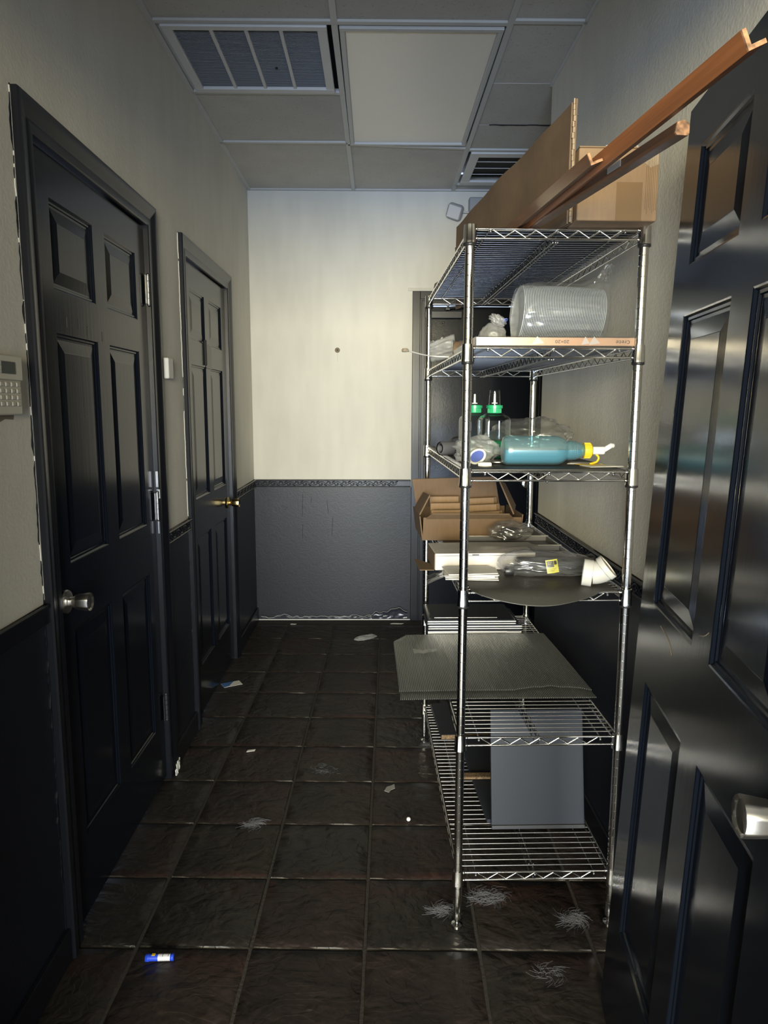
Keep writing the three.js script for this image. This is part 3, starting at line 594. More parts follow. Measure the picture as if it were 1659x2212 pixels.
// ---------------------------------------------------------------- top shelf: cardboard and wood
const Y1 = LV[0] + 0.0062, Y2 = LV[1] + 0.0062, Y3 = LV[2] + 0.0062, Y4 = LV[3] + 0.0064, Y5 = LV[4] + 0.0046, Y6 = LV[5] + 0.0046;
{
  // flattened carton standing on edge: two layers of corrugated board
  const A = at(0.238, -0.038, Y1), B = at(0.112, 1.16, Y1), L = Math.hypot(B[0] - A[0], B[2] - A[2]);
  const t = thing('flattened_carton', 'long flattened brown carton standing on edge on the top shelf, left of the taped box', 'cardboard', A, Math.atan2(-(B[2] - A[2]), B[0] - A[0]));
  const wob = (u) => 0.004 * Math.sin(u * 7) + 0.003 * Math.sin(u * 17 + 1);
  const board = (z, h, x0, x1, w) => { const g = new THREE.BoxGeometry(x1 - x0, h, 0.0045, 40, 6, 1); g.translate((x0 + x1) / 2, h / 2, z); const p = g.attributes.position; for (let i = 0; i < p.count; i++) p.setZ(i, p.getZ(i) + w * wob(p.getX(i)) * (p.getY(i) / h)); g.computeVertexNormals(); return uvm(g); };
  add('panel', board(0.0, 0.279, 0, L, 1), M.card, t);
  add('panel', board(-0.0075, 0.272, 0.006, L - 0.01, 0.7), M.card, t);
  const ed = []; for (let k = 0; k < 22; k++) ed.push(rbox(0.0035, 0.0125, 0.0042 + rr(0, 0.0022), 0.001, -0.0012, 0.008 + k * 0.0126, -0.0035 + rr(-0.0014, 0.0014)));
  add('cut_edge', uvm(join(ed)), M.cardEdge, t).userData.label = 'pale torn corrugated edge';
  add('top_crease', board(0.0032, 0.0012, 0, L, 1).translate(0, 0.243, 0), M.card, t);
  // end flap that hangs down past the shelf and a curl of torn liner
  add('end_flap', uvm(sheet((u, v) => [L - 0.03 + u * 0.05 + 0.02 * v, 0.20 - v * 0.24, 0.006 + 0.012 * Math.sin(v * 2) - 0.01 * u], 8, 10)), M.card, t);
  add('torn_curl', uvm(sheet((u, v) => { const q = u * 2.3; return [L + 0.004 + 0.03 * Math.sin(q), 0.215 + v * (0.022 - 0.006 * u) + 0.012 * Math.cos(q), 0.004 + 0.01 * u]; }, 14, 3)), M.cardPale, t);
  add('packing_tape', uvm(sheet((u, v) => [L - 0.055 + u * 0.055, 0.165 + v * 0.035 - 0.02 * u, 0.0062 + wob(L) * 0.6], 4, 3)), M.filmMilky, t);
}
{
  const t = thing('taped_box', 'small taped brown carton overhanging the front of the top shelf, beside the wall', 'box', at(0.338, 0.062, Y1), RY + 0.01);
  const w = 0.192, h = 0.163, d = 0.25;
  add('carton', uvm(rbox(w, h, d, 0.004, 0, h / 2, 0)), M.cardPale, t);
  add('side_tape', rbox(0.062, 0.086, 0.0006, 0.0002, 0.027, 0.044, d / 2 + 0.0003), M.tape, t);
  add('top_flap', join([rbox(w / 2 - 0.001, 0.003, d, 0.001, -w / 4, h + 0.0016, 0), rbox(w / 2 - 0.001, 0.003, d, 0.001, w / 4, h + 0.0016, 0)]), M.cardPale, t);
  add('torn_label', extr([[0.03, 0.135], [0.092, 0.158], [0.094, 0.128], [0.075, 0.12], [0.06, 0.13]], 0.0006).translate(0, 0, d / 2 + 0.0001), M.cardEdge, t);
  const c = []; for (let k = 0; k < 7; k++) c.push(rbox(0.0012, rr(0.09, 0.12), 0.001, 0.0004, 0.066 + k * 0.0042, 0.075, d / 2 + 0.0003));
  add('tape_wrinkles', join(c), M.tape, t);
  const tf = []; for (let k = 0; k < 5; k++) tf.push(rbox(0.006, 0.004, 0.002, 0.001).applyMatrix4(M4(-0.03 + k * 0.018, h + 0.005, d / 2 - 0.004, 0.3, 0, rr(-0.8, 0.8))));
  add('tape_shreds', join(tf), M.filmMilky, t);
}
let lastStrip;
function strip(label, A, B, mat, prof, endMat, y0, y1, roll) {
  const P = at(A[0], A[1], y0), Q = at(B[0], B[1], y1);
  const L = Math.hypot(Q[0] - P[0], Q[1] - P[1], Q[2] - P[2]);
  const t = thing('wood_trim', label, 'wood trim', P, 0, 'wood trim strips on the top shelf');
  lastStrip = t; t.lookAt(Q[0], Q[1], Q[2]);                       // +z runs along the strip
  prof = prof.map(([x, y]) => [-x, y]).reverse();
  const g = extr(prof, L - 0.004, [], 0.0008).translate(0, 0, 0.003);
  g.rotateZ(roll);
  add('moulding', uvm(g), mat, t);
  add('end_grain', uvm(extr(prof, 0.003, [], 0.0004).rotateZ(roll)), endMat, t).userData.label = 'pale sawn end';
}
const LPROF = [[0, 0], [0.026, 0], [0.026, 0.006], [0.006, 0.006], [0.006, 0.027], [0, 0.027]];
const LSMALL = [[0, 0], [0.024, 0], [0.024, 0.005], [0.005, 0.005], [0.005, 0.022], [0, 0.022]];
const SOLID = [[0, 0.004], [0.004, 0], [0.024, 0], [0.026, 0.004], [0.026, 0.018], [0.016, 0.024], [0.004, 0.02]];
strip('orange-brown corner moulding reaching furthest out from the top shelf', [0.222, -0.872], [0.062, 1.05], M.woodOrange, LPROF, M.woodEnd, Y1 + 0.002, Y1 + 0.002, -0.45);
strip('brown corner moulding ending in front of the taped box, left of the orange one', [0.158, -0.446], [0.03, 1.05], M.woodDark, LSMALL, M.woodEnd, Y1 + 0.001, Y1 + 0.001, -0.4);
strip('dark solid wood trim with a rough pale end, lowest of the three strips', [0.246, -0.6], [0.0, 0.95], M.woodDark, SOLID, M.woodEnd, Y1 + 0.001, Y1 + 0.001, 0.0);
add('sticker', rbox(0.0012, 0.013, 0.05, 0.0004), M.filmMilky, lastStrip, [0.0004, 0.012, 0.20]);

// ---------------------------------------------------------------- second shelf
{
  const t = thing('wrapped_bundle', 'flat brown cardboard bundle in clear wrap with upside-down print on its front edge', 'package', at(0.2215, 0.22, Y2), RY);
  const w = 0.40, h = 0.021, d = 0.44;
  add('cardboard', uvm(join([rbox(w, h / 2 - 0.0004, d, 0.0015, 0, h / 4, 0), rbox(w, h / 2 - 0.0004, d, 0.0015, 0, h * 0.75, 0)])), M.card, t);
  const pt = canvasTex(1024, 56, (x, W, H) => {
    x.fillStyle = '#b48a66'; x.fillRect(0, 0, W, H);
    for (let i = 0; i < 900; i++) { x.fillStyle = i % 2 ? 'rgba(150,110,78,0.12)' : 'rgba(205,165,130,0.12)'; x.fillRect((i * 97) % W, (i * 31) % H, 14, 2); }
    x.fillStyle = '#3d2c20'; x.save(); x.translate(W, H); x.rotate(Math.PI);       // the bundle lies upside down
    x.font = 'bold 34px sans-serif'; x.textBaseline = 'middle'; x.fillText('20×20', 425, 27); x.font = 'bold 36px sans-serif'; x.fillText('Crete', 26, 27); x.restore();
  });
  const front = new THREE.PlaneGeometry(w - 0.004, h - 0.002).translate(0, h / 2, 0);
  add('printed_edge', front, S({ map: pt, roughness: 0.8 }), t, [0, 0, d / 2 + 0.0004]);
  // stretch film, with torn triangles at the front
  add('stretch_film', uvm(rbox(w + 0.006, h + 0.004, d + 0.006, 0.003, 0, h / 2, 0)), M.film, t);
  const tri = []; for (const [x, s] of [[-0.045, 0.018], [0.075, 0.012], [0.098, 0.016]]) tri.push(extr([[x - s, 0.002], [x + s * 0.8, 0.006], [x - s * 0.2, 0.023]], 0.0008).translate(0, 0, d / 2 + 0.0035));
  add('film_fold', join(tri), M.filmMilky, t);
}
{
  const t = thing('bag_of_lids', 'big clear bag holding a sideways stack of clear plastic lids, on the wrapped bundle', 'bag', at(0.292, 0.25, Y2 + 0.0265), RY + 0.03);
  const R0 = 0.079, n = 50, L = 0.232;
  const lid = lathe([[0.0001, 0.004], [R0 * 0.82, 0.0042], [R0 * 0.86, 0.001], [R0 * 0.96, 0.0005], [R0, -0.0012], [R0 * 0.985, -0.0028]], 40).rotateZ(-Math.PI / 2);
  for (let k = 0; k < n; k++) { const m = add('lid', lid, M.lid, t, [-L / 2 + k * L / n, R0 + 0.0015 - 0.002 * Math.sin(k), 0]); m.scale.setScalar(1 - 0.05 * Math.pow(k / n, 3)); m.position.y = m.scale.y * R0 + 0.0015; m.rotation.z = -0.08; }
  const film = new THREE.SphereGeometry(1, 150, 110); const p = film.attributes.position;
  for (let i = 0; i < p.count; i++) {
    let x = p.getX(i), y = p.getY(i), z = p.getZ(i);
    const pw = (v, e) => Math.sign(v) * Math.pow(Math.abs(v), e);
    let X = pw(x, 0.32) * (L / 2 + 0.012), rad = Math.hypot(y, z) || 1e-6, k = Math.pow(rad, 0.28) * (R0 + 0.005) / rad;
    let Yy = y * k, Z = z * k;
    const f = 0.0050 * ridge(X * 9 + Z * 6, Yy * 34, Z * 30) + 0.0026 * ridge(X * 22, Yy * 70, Z * 60 + 3) + 0.001 * n3(X * 90, Yy * 90, Z * 90);
    Yy += Yy / R0 * Math.max(-0.001, f); Z += Z / R0 * Math.max(-0.001, f);
    if (Yy > 0.03 && X > 0.03) { const q = (X - 0.03) / 0.1 * Math.min(1, (Yy - 0.03) / 0.04); Yy += 0.040 * q * q; X += 0.015 * q; }     // loose mouth of the bag pulled up at the right
    Yy = Math.max(Yy, -R0 + 0.0006);
    p.setXYZ(i, X, Yy + R0 + 0.0006, Z);
  }
  film.computeVertexNormals();
  add('bag_film', film, M.film, t);
  add('bag_mouth', sheet((u, v) => { const q = u - 0.5; return [0.112 + 0.03 * v + 0.018 * q, 0.175 + 0.045 * v + 0.008 * n3(u * 6, v * 4, 1), q * 0.05 * (1 - 0.5 * v) + 0.008 * ridge(u * 7, v * 4, 3)]; }, 22, 16), M.film, t);
}
function crumple(w, h, d, s, amp = 0.16, fine = 7, seg = 46) {   // crinkled bag sitting on its base
  const g = new THREE.SphereGeometry(1, seg, Math.round(seg * 0.7)), p = g.attributes.position;
  for (let i = 0; i < p.count; i++) {
    const x = p.getX(i), y = p.getY(i), z = p.getZ(i);
    const r = 1 + amp * ridge(x * 1.7 + s, y * 1.7, z * 1.7) + amp * 0.6 * ridge(x * 3.6, y * 3.6 + s, z * 3.6) + amp * 0.25 * n3(x * fine, y * fine, z * fine + s);
    p.setXYZ(i, x * r * w / 2, Math.max(0.0005, (y * r * 0.5 + 0.42) * h), z * r * d / 2);
  }
  g.computeVertexNormals(); return g;
}
{
  const t = thing('knotted_bag', 'small translucent bag with a knotted top, left behind the bag of lids', 'bag', at(0.128, 0.388, Y2 + 0.0265), RY);
  add('bag_body', crumple(0.08, 0.075, 0.065, 3.1, 0.1), M.filmMilky, t);
  const kn = new THREE.SphereGeometry(1, 26, 18), p = kn.attributes.position;
  for (let i = 0; i < p.count; i++) { const x = p.getX(i), y = p.getY(i), z = p.getZ(i), r = 1 + 0.45 * ridge(x * 3, y * 3, z * 3 + 7); p.setXYZ(i, x * r * 0.022, y * r * 0.012, z * r * 0.018); }
  kn.computeVertexNormals();
  add('knot', kn, M.filmMilky, t, [0.012, 0.078, 0.02], [0, 0, -0.5]);
  add('blue_tie', new THREE.TorusGeometry(0.008, 0.002, 6, 16), M.blueTape, t, [0.032, 0.077, 0.028], [1.1, 0.4, 0]);
}
{
  const t = thing('rolled_bundle', 'brown paper roll with its end twisted in clear wrap on the second shelf', 'package', at(0.062, 0.55, Y2), RY - 0.3);
  const roll = lathe([[0.0001, -0.06], [0.026, -0.06], [0.029, -0.055], [0.029, 0.055], [0.026, 0.06], [0.0001, 0.06]], 26).rotateZ(Math.PI / 2);
  add('paper_roll', uvm(roll), M.card, t, [0.03, 0.0305, 0]);
  const tw = new THREE.CylinderGeometry(0.024, 0.034, 0.085, 40, 18, true).rotateZ(Math.PI / 2 + 0.15), p = tw.attributes.position;
  for (let i = 0; i < p.count; i++) { const y = p.getY(i), z = p.getZ(i), th = Math.atan2(z, y), k = 1 + 0.2 * Math.sin(th * 7 + p.getX(i) * 60) + 0.12 * n3(p.getX(i) * 60, th * 2, 3); p.setY(i, y * k); p.setZ(i, z * k); }
  tw.computeVertexNormals();
  add('twisted_end', tw, M.filmMilky, t, [-0.068, 0.034, 0.004]);
  add('wrap', crumple(0.15, 0.07, 0.075, 9.2, 0.08), M.film, t, [0.03, 0, 0]);
  add('loose_wrap', sheet((u, v) => [-0.06 - 0.05 * u, 0.035 + 0.035 * v * (1 - u * 0.5) + 0.008 * ridge(u * 5, v * 5, 2), (v - 0.5) * 0.03 + 0.012 * ridge(u * 4, v * 3, 6)], 18, 12), M.filmMilky, t);
}
{
  const A = at(-0.045, 0.45, Y2 - 0.002), B = at(-0.139, 0.29, Y2 + 0.0005);
  const t = thing('wire_end', 'thin pale wire with a frayed brown tip sticking out left of the second shelf', 'wire', A);
  const q = [B[0] - A[0], B[1] - A[1], B[2] - A[2]];
  add('wire_core', tube([[0.05, 0.005, -0.01], [0, 0.0065, 0], [q[0] * 0.4, q[1] + 0.004, q[2] * 0.4], [q[0] * 0.75, q[1] + 0.007, q[2] * 0.75], [q[0], q[1] + 0.010, q[2]]], 0.0022, 24, 7), M.white, t);
  add('frayed_tip', crumple(0.017, 0.011, 0.014, 5.5, 0.3), M.scar, t, [q[0] - 0.003, q[1] + 0.004, q[2] + 0.002]);
}

// ---------------------------------------------------------------- third shelf
{
  const t = thing('spray_bottle', 'frosted spray bottle half full of blue cleaner, lying on its side with a yellow collar', 'spray bottle', at(0.262, 0.138, Y3), RY - 0.02);
  const R = 0.0405, prof = [[0.0001, -0.142], [0.028, -0.142], [0.036, -0.139], [0.0402, -0.130], [R, -0.118], [R, 0.0], [0.039, 0.014], [0.034, 0.026], [0.0275, 0.033], [0.0262, 0.036], [0.0268, 0.05], [0.0245, 0.062], [0.021, 0.074], [0.0165, 0.080], [0.0165, 0.09]];
  const lay = (g) => g.rotateZ(-Math.PI / 2).translate(0, R + 0.0006, 0);
  add('bottle', lay(lathe(prof, 48)), M.hdpe, t);
  const liq = lay(lathe([...prof.slice(0, 13).map(([r, y]) => [Math.max(0.0001, r - 0.0022), y * 0.985]), [0.0001, 0.072]], 48)), p = liq.attributes.position;
  for (let i = 0; i < p.count; i++) p.setY(i, Math.min(p.getY(i), R + 0.0035));
  liq.computeVertexNormals();
  add('blue_cleaner', crease(liq, 0.5), M.cleaner, t);
  const rings = []; for (let k = 0; k < 4; k++) rings.push(new THREE.TorusGeometry(0.0268 - k * 0.0004, 0.001, 6, 30).rotateY(Math.PI / 2).translate(0.041 + k * 0.006, R + 0.0006, 0));
  add('grip_rings', join(rings), M.hdpe, t);
  const ribs = [lay(lathe([[0.0165, 0.083], [0.0205, 0.083], [0.0205, 0.101], [0.017, 0.105], [0.0001, 0.105]], 24))];
  for (let k = 0; k < 20; k++) { const a = k / 20 * Math.PI * 2; ribs.push(rbox(0.017, 0.002, 0.002, 0.0005, 0.092, R + 0.0006 + Math.cos(a) * 0.0207, Math.sin(a) * 0.0207)); }
  add('collar', join(ribs), M.yellow, t);
  add('sprayer_head', join([rbox(0.038, 0.022, 0.022, 0.006, 0.122, R + 0.001, 0), rbox(0.03, 0.014, 0.016, 0.004).applyMatrix4(M4(0.145, R + 0.007, 0.0, 0, 0, 0.55)), new THREE.CylinderGeometry(0.006, 0.008, 0.012, 14).rotateZ(-Math.PI / 2).translate(0.16, R + 0.014, 0)]), M.white, t);
  add('trigger', tube([[0.116, R - 0.008, 0], [0.124, R - 0.018, 0.004], [0.118, R - 0.03, 0.006], [0.10, R - 0.036, 0.006]], 0.0032, 18, 8), M.yellow, t);
}
function jug(label, a, b, pump) {
  const t = thing('pump_jug', label, 'bottle', at(a, b, Y3), RY + 0.1, 'clear jugs with green caps');
  const w = 0.088, h = 0.135;
  add('jug_body', rbox(w, h, w, 0.02, 0, h / 2 + 0.0004, 0, 5), M.pet, t);
  add('shoulder', lathe([[0.036, 0], [0.03, 0.006], [0.018, 0.011], [0.0165, 0.015], [0.0165, 0.024]], 28), M.pet, t, [0, h - 0.003, 0]);
  add('green_rest', rbox(w - 0.006, 0.055, w - 0.006, 0.017, 0, 0.031, 0, 4), M.greenLiquid, t);
  const cap = [lathe([[0.0001, 0.025], [0.017, 0.025], [0.02, 0.023], [0.02, 0.002], [0.0185, 0]], 28), new THREE.CylinderGeometry(0.026, 0.026, 0.009, 8).translate(0, 0.019, 0)];
  for (let k = 0; k < 24; k++) { const q = k / 24 * Math.PI * 2; cap.push(box(0.0015, 0.013, 0.0015, Math.cos(q) * 0.0202, 0.007, Math.sin(q) * 0.0202)); }
  add('green_cap', join(cap), M.green, t, [0, h + 0.006, 0]);
  if (pump) add('dust_cover', lathe([[0.0175, 0], [0.015, 0.042], [0.0145, 0.044], [0.0001, 0.044]], 24), M.pet, t, [0, h + 0.031, 0]);
  add('nozzle', join([new THREE.CylinderGeometry(0.003, 0.004, 0.03, 10).translate(0, 0.02, 0), new THREE.CylinderGeometry(0.009, 0.009, 0.003, 14).translate(0, 0.006, 0)]), M.white, t, [0, h + 0.03, 0]);
}
jug('clear jug with a green cap under a tall clear dust cover, right of its twin', 0.137, 0.37, true);
jug('clear jug with a green cap and a bare white nozzle, beside the near post', 0.092, 0.475, false);
{
  const t = thing('clear_bag', 'large loose clear plastic bag slumped behind the spray bottle', 'bag', at(0.29, 0.55, Y3), RY);
  add('bag_film', crumple(0.26, 0.125, 0.24, 12.4, 0.16, 8, 64), M.film, t);
  const u = thing('crumpled_bag', 'crumpled milky plastic bag beside the near post on the third shelf', 'bag', at(0.07, 0.27, Y3), RY);
  add('bag_film', crumple(0.12, 0.075, 0.10, 21.7, 0.2, 9, 56), M.filmMilky, u);
}
{
  const lid = thing('blue_dish', 'round white lid with a blue inside, leaning by the near post', 'lid', at(0.055, 0.165, Y3 + 0.0185), RY);
  add('rim', new THREE.TorusGeometry(0.023, 0.0035, 10, 36), M.white, lid, [0, 0.004, 0], [-0.75, -0.5, 0.2]);
  add('disc', lathe([[0.0001, 0], [0.021, 0], [0.022, 0.003]], 32).rotateX(Math.PI / 2), M.blueTape, lid, [0, 0.004, 0], [-0.75, -0.5, 0.2]);
  const cap = thing('bottle_closure', 'small white screw cap at the front of the third shelf', 'closure', at(0.067, 0.105, Y3));
  add('cap_shell', lathe([[0.0001, 0.0115], [0.0155, 0.0115], [0.017, 0.010], [0.0175, 0.0004], [0.0001, 0.0004]], 30), M.white, cap);
  const rg = []; for (let k = 0; k < 30; k++) { const q = k / 30 * Math.PI * 2; rg.push(box(0.001, 0.008, 0.001, Math.cos(q) * 0.0175, 0.005, Math.sin(q) * 0.0175)); }
  add('cap_ridges', join(rg), M.white, cap);
  const ring = thing('metal_dish', 'shallow shiny metal lid lying behind the small white cap', 'lid', at(0.118, 0.20, Y3));
  add('rim', lathe([[0.0001, 0.002], [0.03, 0.002], [0.031, 0.008], [0.034, 0.008], [0.0345, 0.0004], [0.0001, 0.0004]], 40), M.satin, ring);
  add('wire_bail', tube([[-0.02, 0.01, 0], [-0.012, 0.02, 0.004], [0, 0.024, 0.006], [0.012, 0.02, 0.004], [0.02, 0.01, 0]], 0.002, 20, 6), M.blackPlastic, ring);
}
{
  const tool = thing('paint_roller', 'dark tool with a slim pale handle at the far end of the third shelf', 'tool', at(0.02, 0.70, Y3), RY - 0.15);
  add('handle', rod([-0.03, 0.013, -0.13], [0.0, 0.013, -0.02], 0.0085, 12, 0.011), M.greyTube, tool);
  add('ferrule', rod([0.0, 0.013, -0.02], [0.006, 0.013, 0.0], 0.012, 12), M.blackPlastic, tool);
  add('frame_wire', tube([[0.006, 0.013, 0], [0.02, 0.014, 0.03], [0.03, 0.05, 0.03], [0.07, 0.052, 0.01], [0.075, 0.02, 0.0]], 0.003, 24, 7), M.blackPlastic, tool);
  const r1 = thing('foam_roll', 'dark grey foam roll lying on the third shelf left of the near post', 'roll', at(0.03, 0.56, Y3 + 0.0235), RY + 0.5);
  add('foam_sleeve', lathe([[0.011, -0.045], [0.0225, -0.045], [0.0225, 0.045], [0.011, 0.045], [0.011, -0.045]], 26).rotateZ(Math.PI / 2), M.grey, r1);
  const r2 = thing('pipe_collar', 'short grey-brown pipe collar beside the near post on the third shelf', 'pipe fitting', at(0.047, 0.40, Y3 + 0.0205), RY + 1.1);
  add('sleeve', lathe([[0.011, -0.02], [0.0195, -0.02], [0.0195, 0.02], [0.011, 0.02], [0.011, -0.02]], 26).rotateZ(Math.PI / 2), M.greyTube, r2);
  const pg = new RoundedBoxGeometry(0.11, 0.0012, 0.075, 1, 0.0004);
  [[0.385, 0.10, 0.0007, 0.2, 'white folded leaflet lying under the sprayer at the front of the third shelf'], [0.37, 0.19, 0.0007, -0.35, 'white sheet lying behind the folded leaflet on the third shelf'], [0.365, 0.13, 0.0026, 0.45, 'yellow-edged leaflet under the yellow collar of the spray bottle']].forEach(([a, b, y, r, l], i) => {
    const q = thing('leaflet', l, 'paper', at(a, b, Y3 + y - 0.0004), RY + r, 'loose leaflets on the third shelf');
    add('page', new RoundedBoxGeometry(i === 2 ? 0.06 : 0.10, 0.0012, 0.06, 1, 0.0004).translate(0, 0.0007, 0), i === 2 ? M.yellow : M.paper, q);
    if (i < 2) add('folded_page', pg.clone().scale(0.8, 1, 0.8).applyMatrix4(M4(0, 0.0024, 0.004, 0, 0.06, 0)), M.paper, q);
  });
}

// ---------------------------------------------------------------- fourth shelf
{
  const t = thing('open_carton', 'open brown carton with spread flaps, full of folded cardboard inserts', 'box', at(0.125, 0.86, Y4), RY + 0.02);
  const w = 0.355, d = 0.27, h = 0.088, th = 0.004;
  const pan = (name, g, mt = M.card) => add(name, uvm(g), mt, t);
  pan('bottom', box(w, th, d, 0, th / 2, 0)); 
  const side = (g, rx, rz, x, y, z) => g.applyMatrix4(M4(x, y, z, rx, 0, rz));
  pan('side', side(box(w, h, th, 0, h / 2, 0), 0.22, 0, 0, 0, d / 2)); pan('side', box(w, h, th, 0, h / 2, -d / 2));
  pan('side', side(box(th, h, d, 0, h / 2, 0), 0, 0.12, -w / 2, 0, 0)); pan('side', side(box(th, h + 0.01, d, 0, h / 2, 0), 0, -0.1, w / 2, 0, 0));
  const flap = (pts, mtx) => pan('flap', extr(pts, th, [], 0.0006).applyMatrix4(mtx));
  flap([[-w / 2, 0], [w / 2 - 0.02, 0], [w / 2 - 0.05, 0.13], [-w / 2 - 0.02, 0.12]], M4(0, h, -d / 2, 0.35, 0, 0));
  flap([[-0.12, 0], [0.12, 0], [0.10, 0.10], [-0.08, 0.13]], M4(w / 2 + 0.008, h + 0.002, 0.0, 0, Math.PI / 2 - 0.25, 0).multiply(M4(0, 0, 0, -0.45)));
  flap([[-0.10, 0], [0.10, 0], [0.085, 0.07], [-0.085, 0.08]], M4(-w / 2 - 0.01, h, 0.0, 0, Math.PI / 2, 0).multiply(M4(0, 0, 0, 0.5)));
  flap([[-w / 2 + 0.01, 0], [w / 2 - 0.03, 0], [w / 2 - 0.05, 0.03], [-w / 2 + 0.03, 0.035]], M4(0, h - 0.004, d / 2 + 0.02, 0.9, 0, 0));
  for (let k = 0; k < 6; k++) {
    const col = k % 2, row = (k - col) / 2;
    const s = thing('cardboard_insert', (col ? 'right' : 'left') + ' folded brown insert in the ' + ['front', 'middle', 'rear'][row] + ' row inside the open carton', 'cardboard', at(0.045 + col * 0.145 + row * 0.004, 0.79 + row * 0.075, Y4 + th + 0.0008), RY + 0.02 + (col ? -0.08 : 0.06), 'inserts in the open carton');
    const hh = 0.098 + row * 0.016 - col * 0.006;
    // three plies folded against each other, leaning back, each with its rounded fold at the top
    for (let q = 0; q < 4; q++) add('ply', uvm(rbox(0.115 - q * 0.006, hh + (q % 2 ? 0.009 : 0) - q * 0.003, 0.0125, 0.0035, (q % 2 ? 0.006 : -0.004) + (col ? q * 0.006 : 0), (hh - q * 0.003) / 2, -q * 0.0145, 2)), q % 2 ? M.card : M.cardPale, s, [0, 0.0, 0.02], [-0.12, 0, col ? 0.05 : 0.0]);
  }
}
{
  const t = thing('dark_bag', 'small dark glossy plastic bag lying in front of the open carton', 'bag', at(0.245, 0.61, Y4 + 0.0225), RY);
  add('bag_film', crumple(0.125, 0.065, 0.09, 33.1, 0.2, 8, 56), M.film, t);
  add('dark_contents', crumple(0.085, 0.045, 0.06, 3.3, 0.06, 4, 30), M.blackPlastic, t, [0, 0.002, 0]);
  const tr = thing('metal_tray', 'flat grey metal tray lying under the small dark bag on the fourth shelf', 'tray', at(0.245, 0.605, Y4), RY);
  add('tray_pan', join([rbox(0.30, 0.004, 0.17, 0.0015, 0, 0.0024, 0), rbox(0.30, 0.019, 0.005, 0.002, 0, 0.0105, 0.083), rbox(0.30, 0.019, 0.005, 0.002, 0, 0.0105, -0.083), rbox(0.005, 0.019, 0.17, 0.002, -0.148, 0.0105, 0), rbox(0.005, 0.019, 0.17, 0.002, 0.148, 0.0105, 0)]), M.grey, tr);
  add('tray_lip', join([rbox(0.31, 0.003, 0.012, 0.001, 0, 0.0205, 0.088), rbox(0.31, 0.003, 0.012, 0.001, 0, 0.0205, -0.088)]), M.satin, tr);
}
{
  const t = thing('white_carton', 'long white carton with an open brown end flap on the left of the fourth shelf', 'box', at(0.095, 0.325, Y4 + 0.0005), RY + 0.04);
  add('carton', uvm(rbox(0.30, 0.05, 0.17, 0.002, 0, 0.025, 0)), M.whiteBox, t);
  add('lid_seam', join([rbox(0.296, 0.0012, 0.0012, 0.0003, 0, 0.043, 0.0853), rbox(0.02, 0.004, 0.0015, 0.0005, -0.03, 0.0455, 0.0855)]), M.grey, t);
  add('top_sheet', uvm(sheet((u, v) => [-0.13 + u * 0.30, 0.0512 + 0.016 * u * (1 - v) + 0.002 * n3(u * 4, v * 3, 2), 0.07 - v * 0.15], 16, 10)), M.whiteBox, t);
  add('brown_end', uvm(rbox(0.002, 0.047, 0.166, 0.0005, -0.1515, 0.025, 0)), M.card, t);
  add('end_flap', uvm(extr([[0, -0.08], [0.045, -0.065], [0.05, 0.02], [0.0, 0.08]], 0.002).rotateX(-Math.PI / 2)), M.card, t, [-0.198, 0.004, 0.02], [0, 0, -0.1]);
}
{
  const pg = new RoundedBoxGeometry(0.14, 0.0018, 0.10, 1, 0.0005);
  const t = thing('paper_stack', 'low stack of loose white papers in front of the long white carton', 'papers', at(0.04, 0.155, Y4), RY);
  for (let k = 0; k < 9; k++) add('sheet', pg, M.paper, t, [rr(-0.008, 0.008), 0.0011 + k * 0.0021, rr(-0.006, 0.006)], [0, rr(-0.12, 0.12), 0]);
  const w = thing('film_scrap', 'scrap of clear film curling off the left edge of the fourth shelf', 'film', at(-0.03, 0.2, Y4 - 0.004), RY);
  add('film_sheet', sheet((u, v) => [-0.05 + u * 0.10, -0.002 + 0.012 * Math.sin(u * 3) - 0.016 * (1 - u) + 0.004 * ridge(u * 5, v * 4, 1), (v - 0.5) * 0.09 + 0.006 * ridge(u * 4, v * 6, 7)], 24, 16), M.film, w);
}
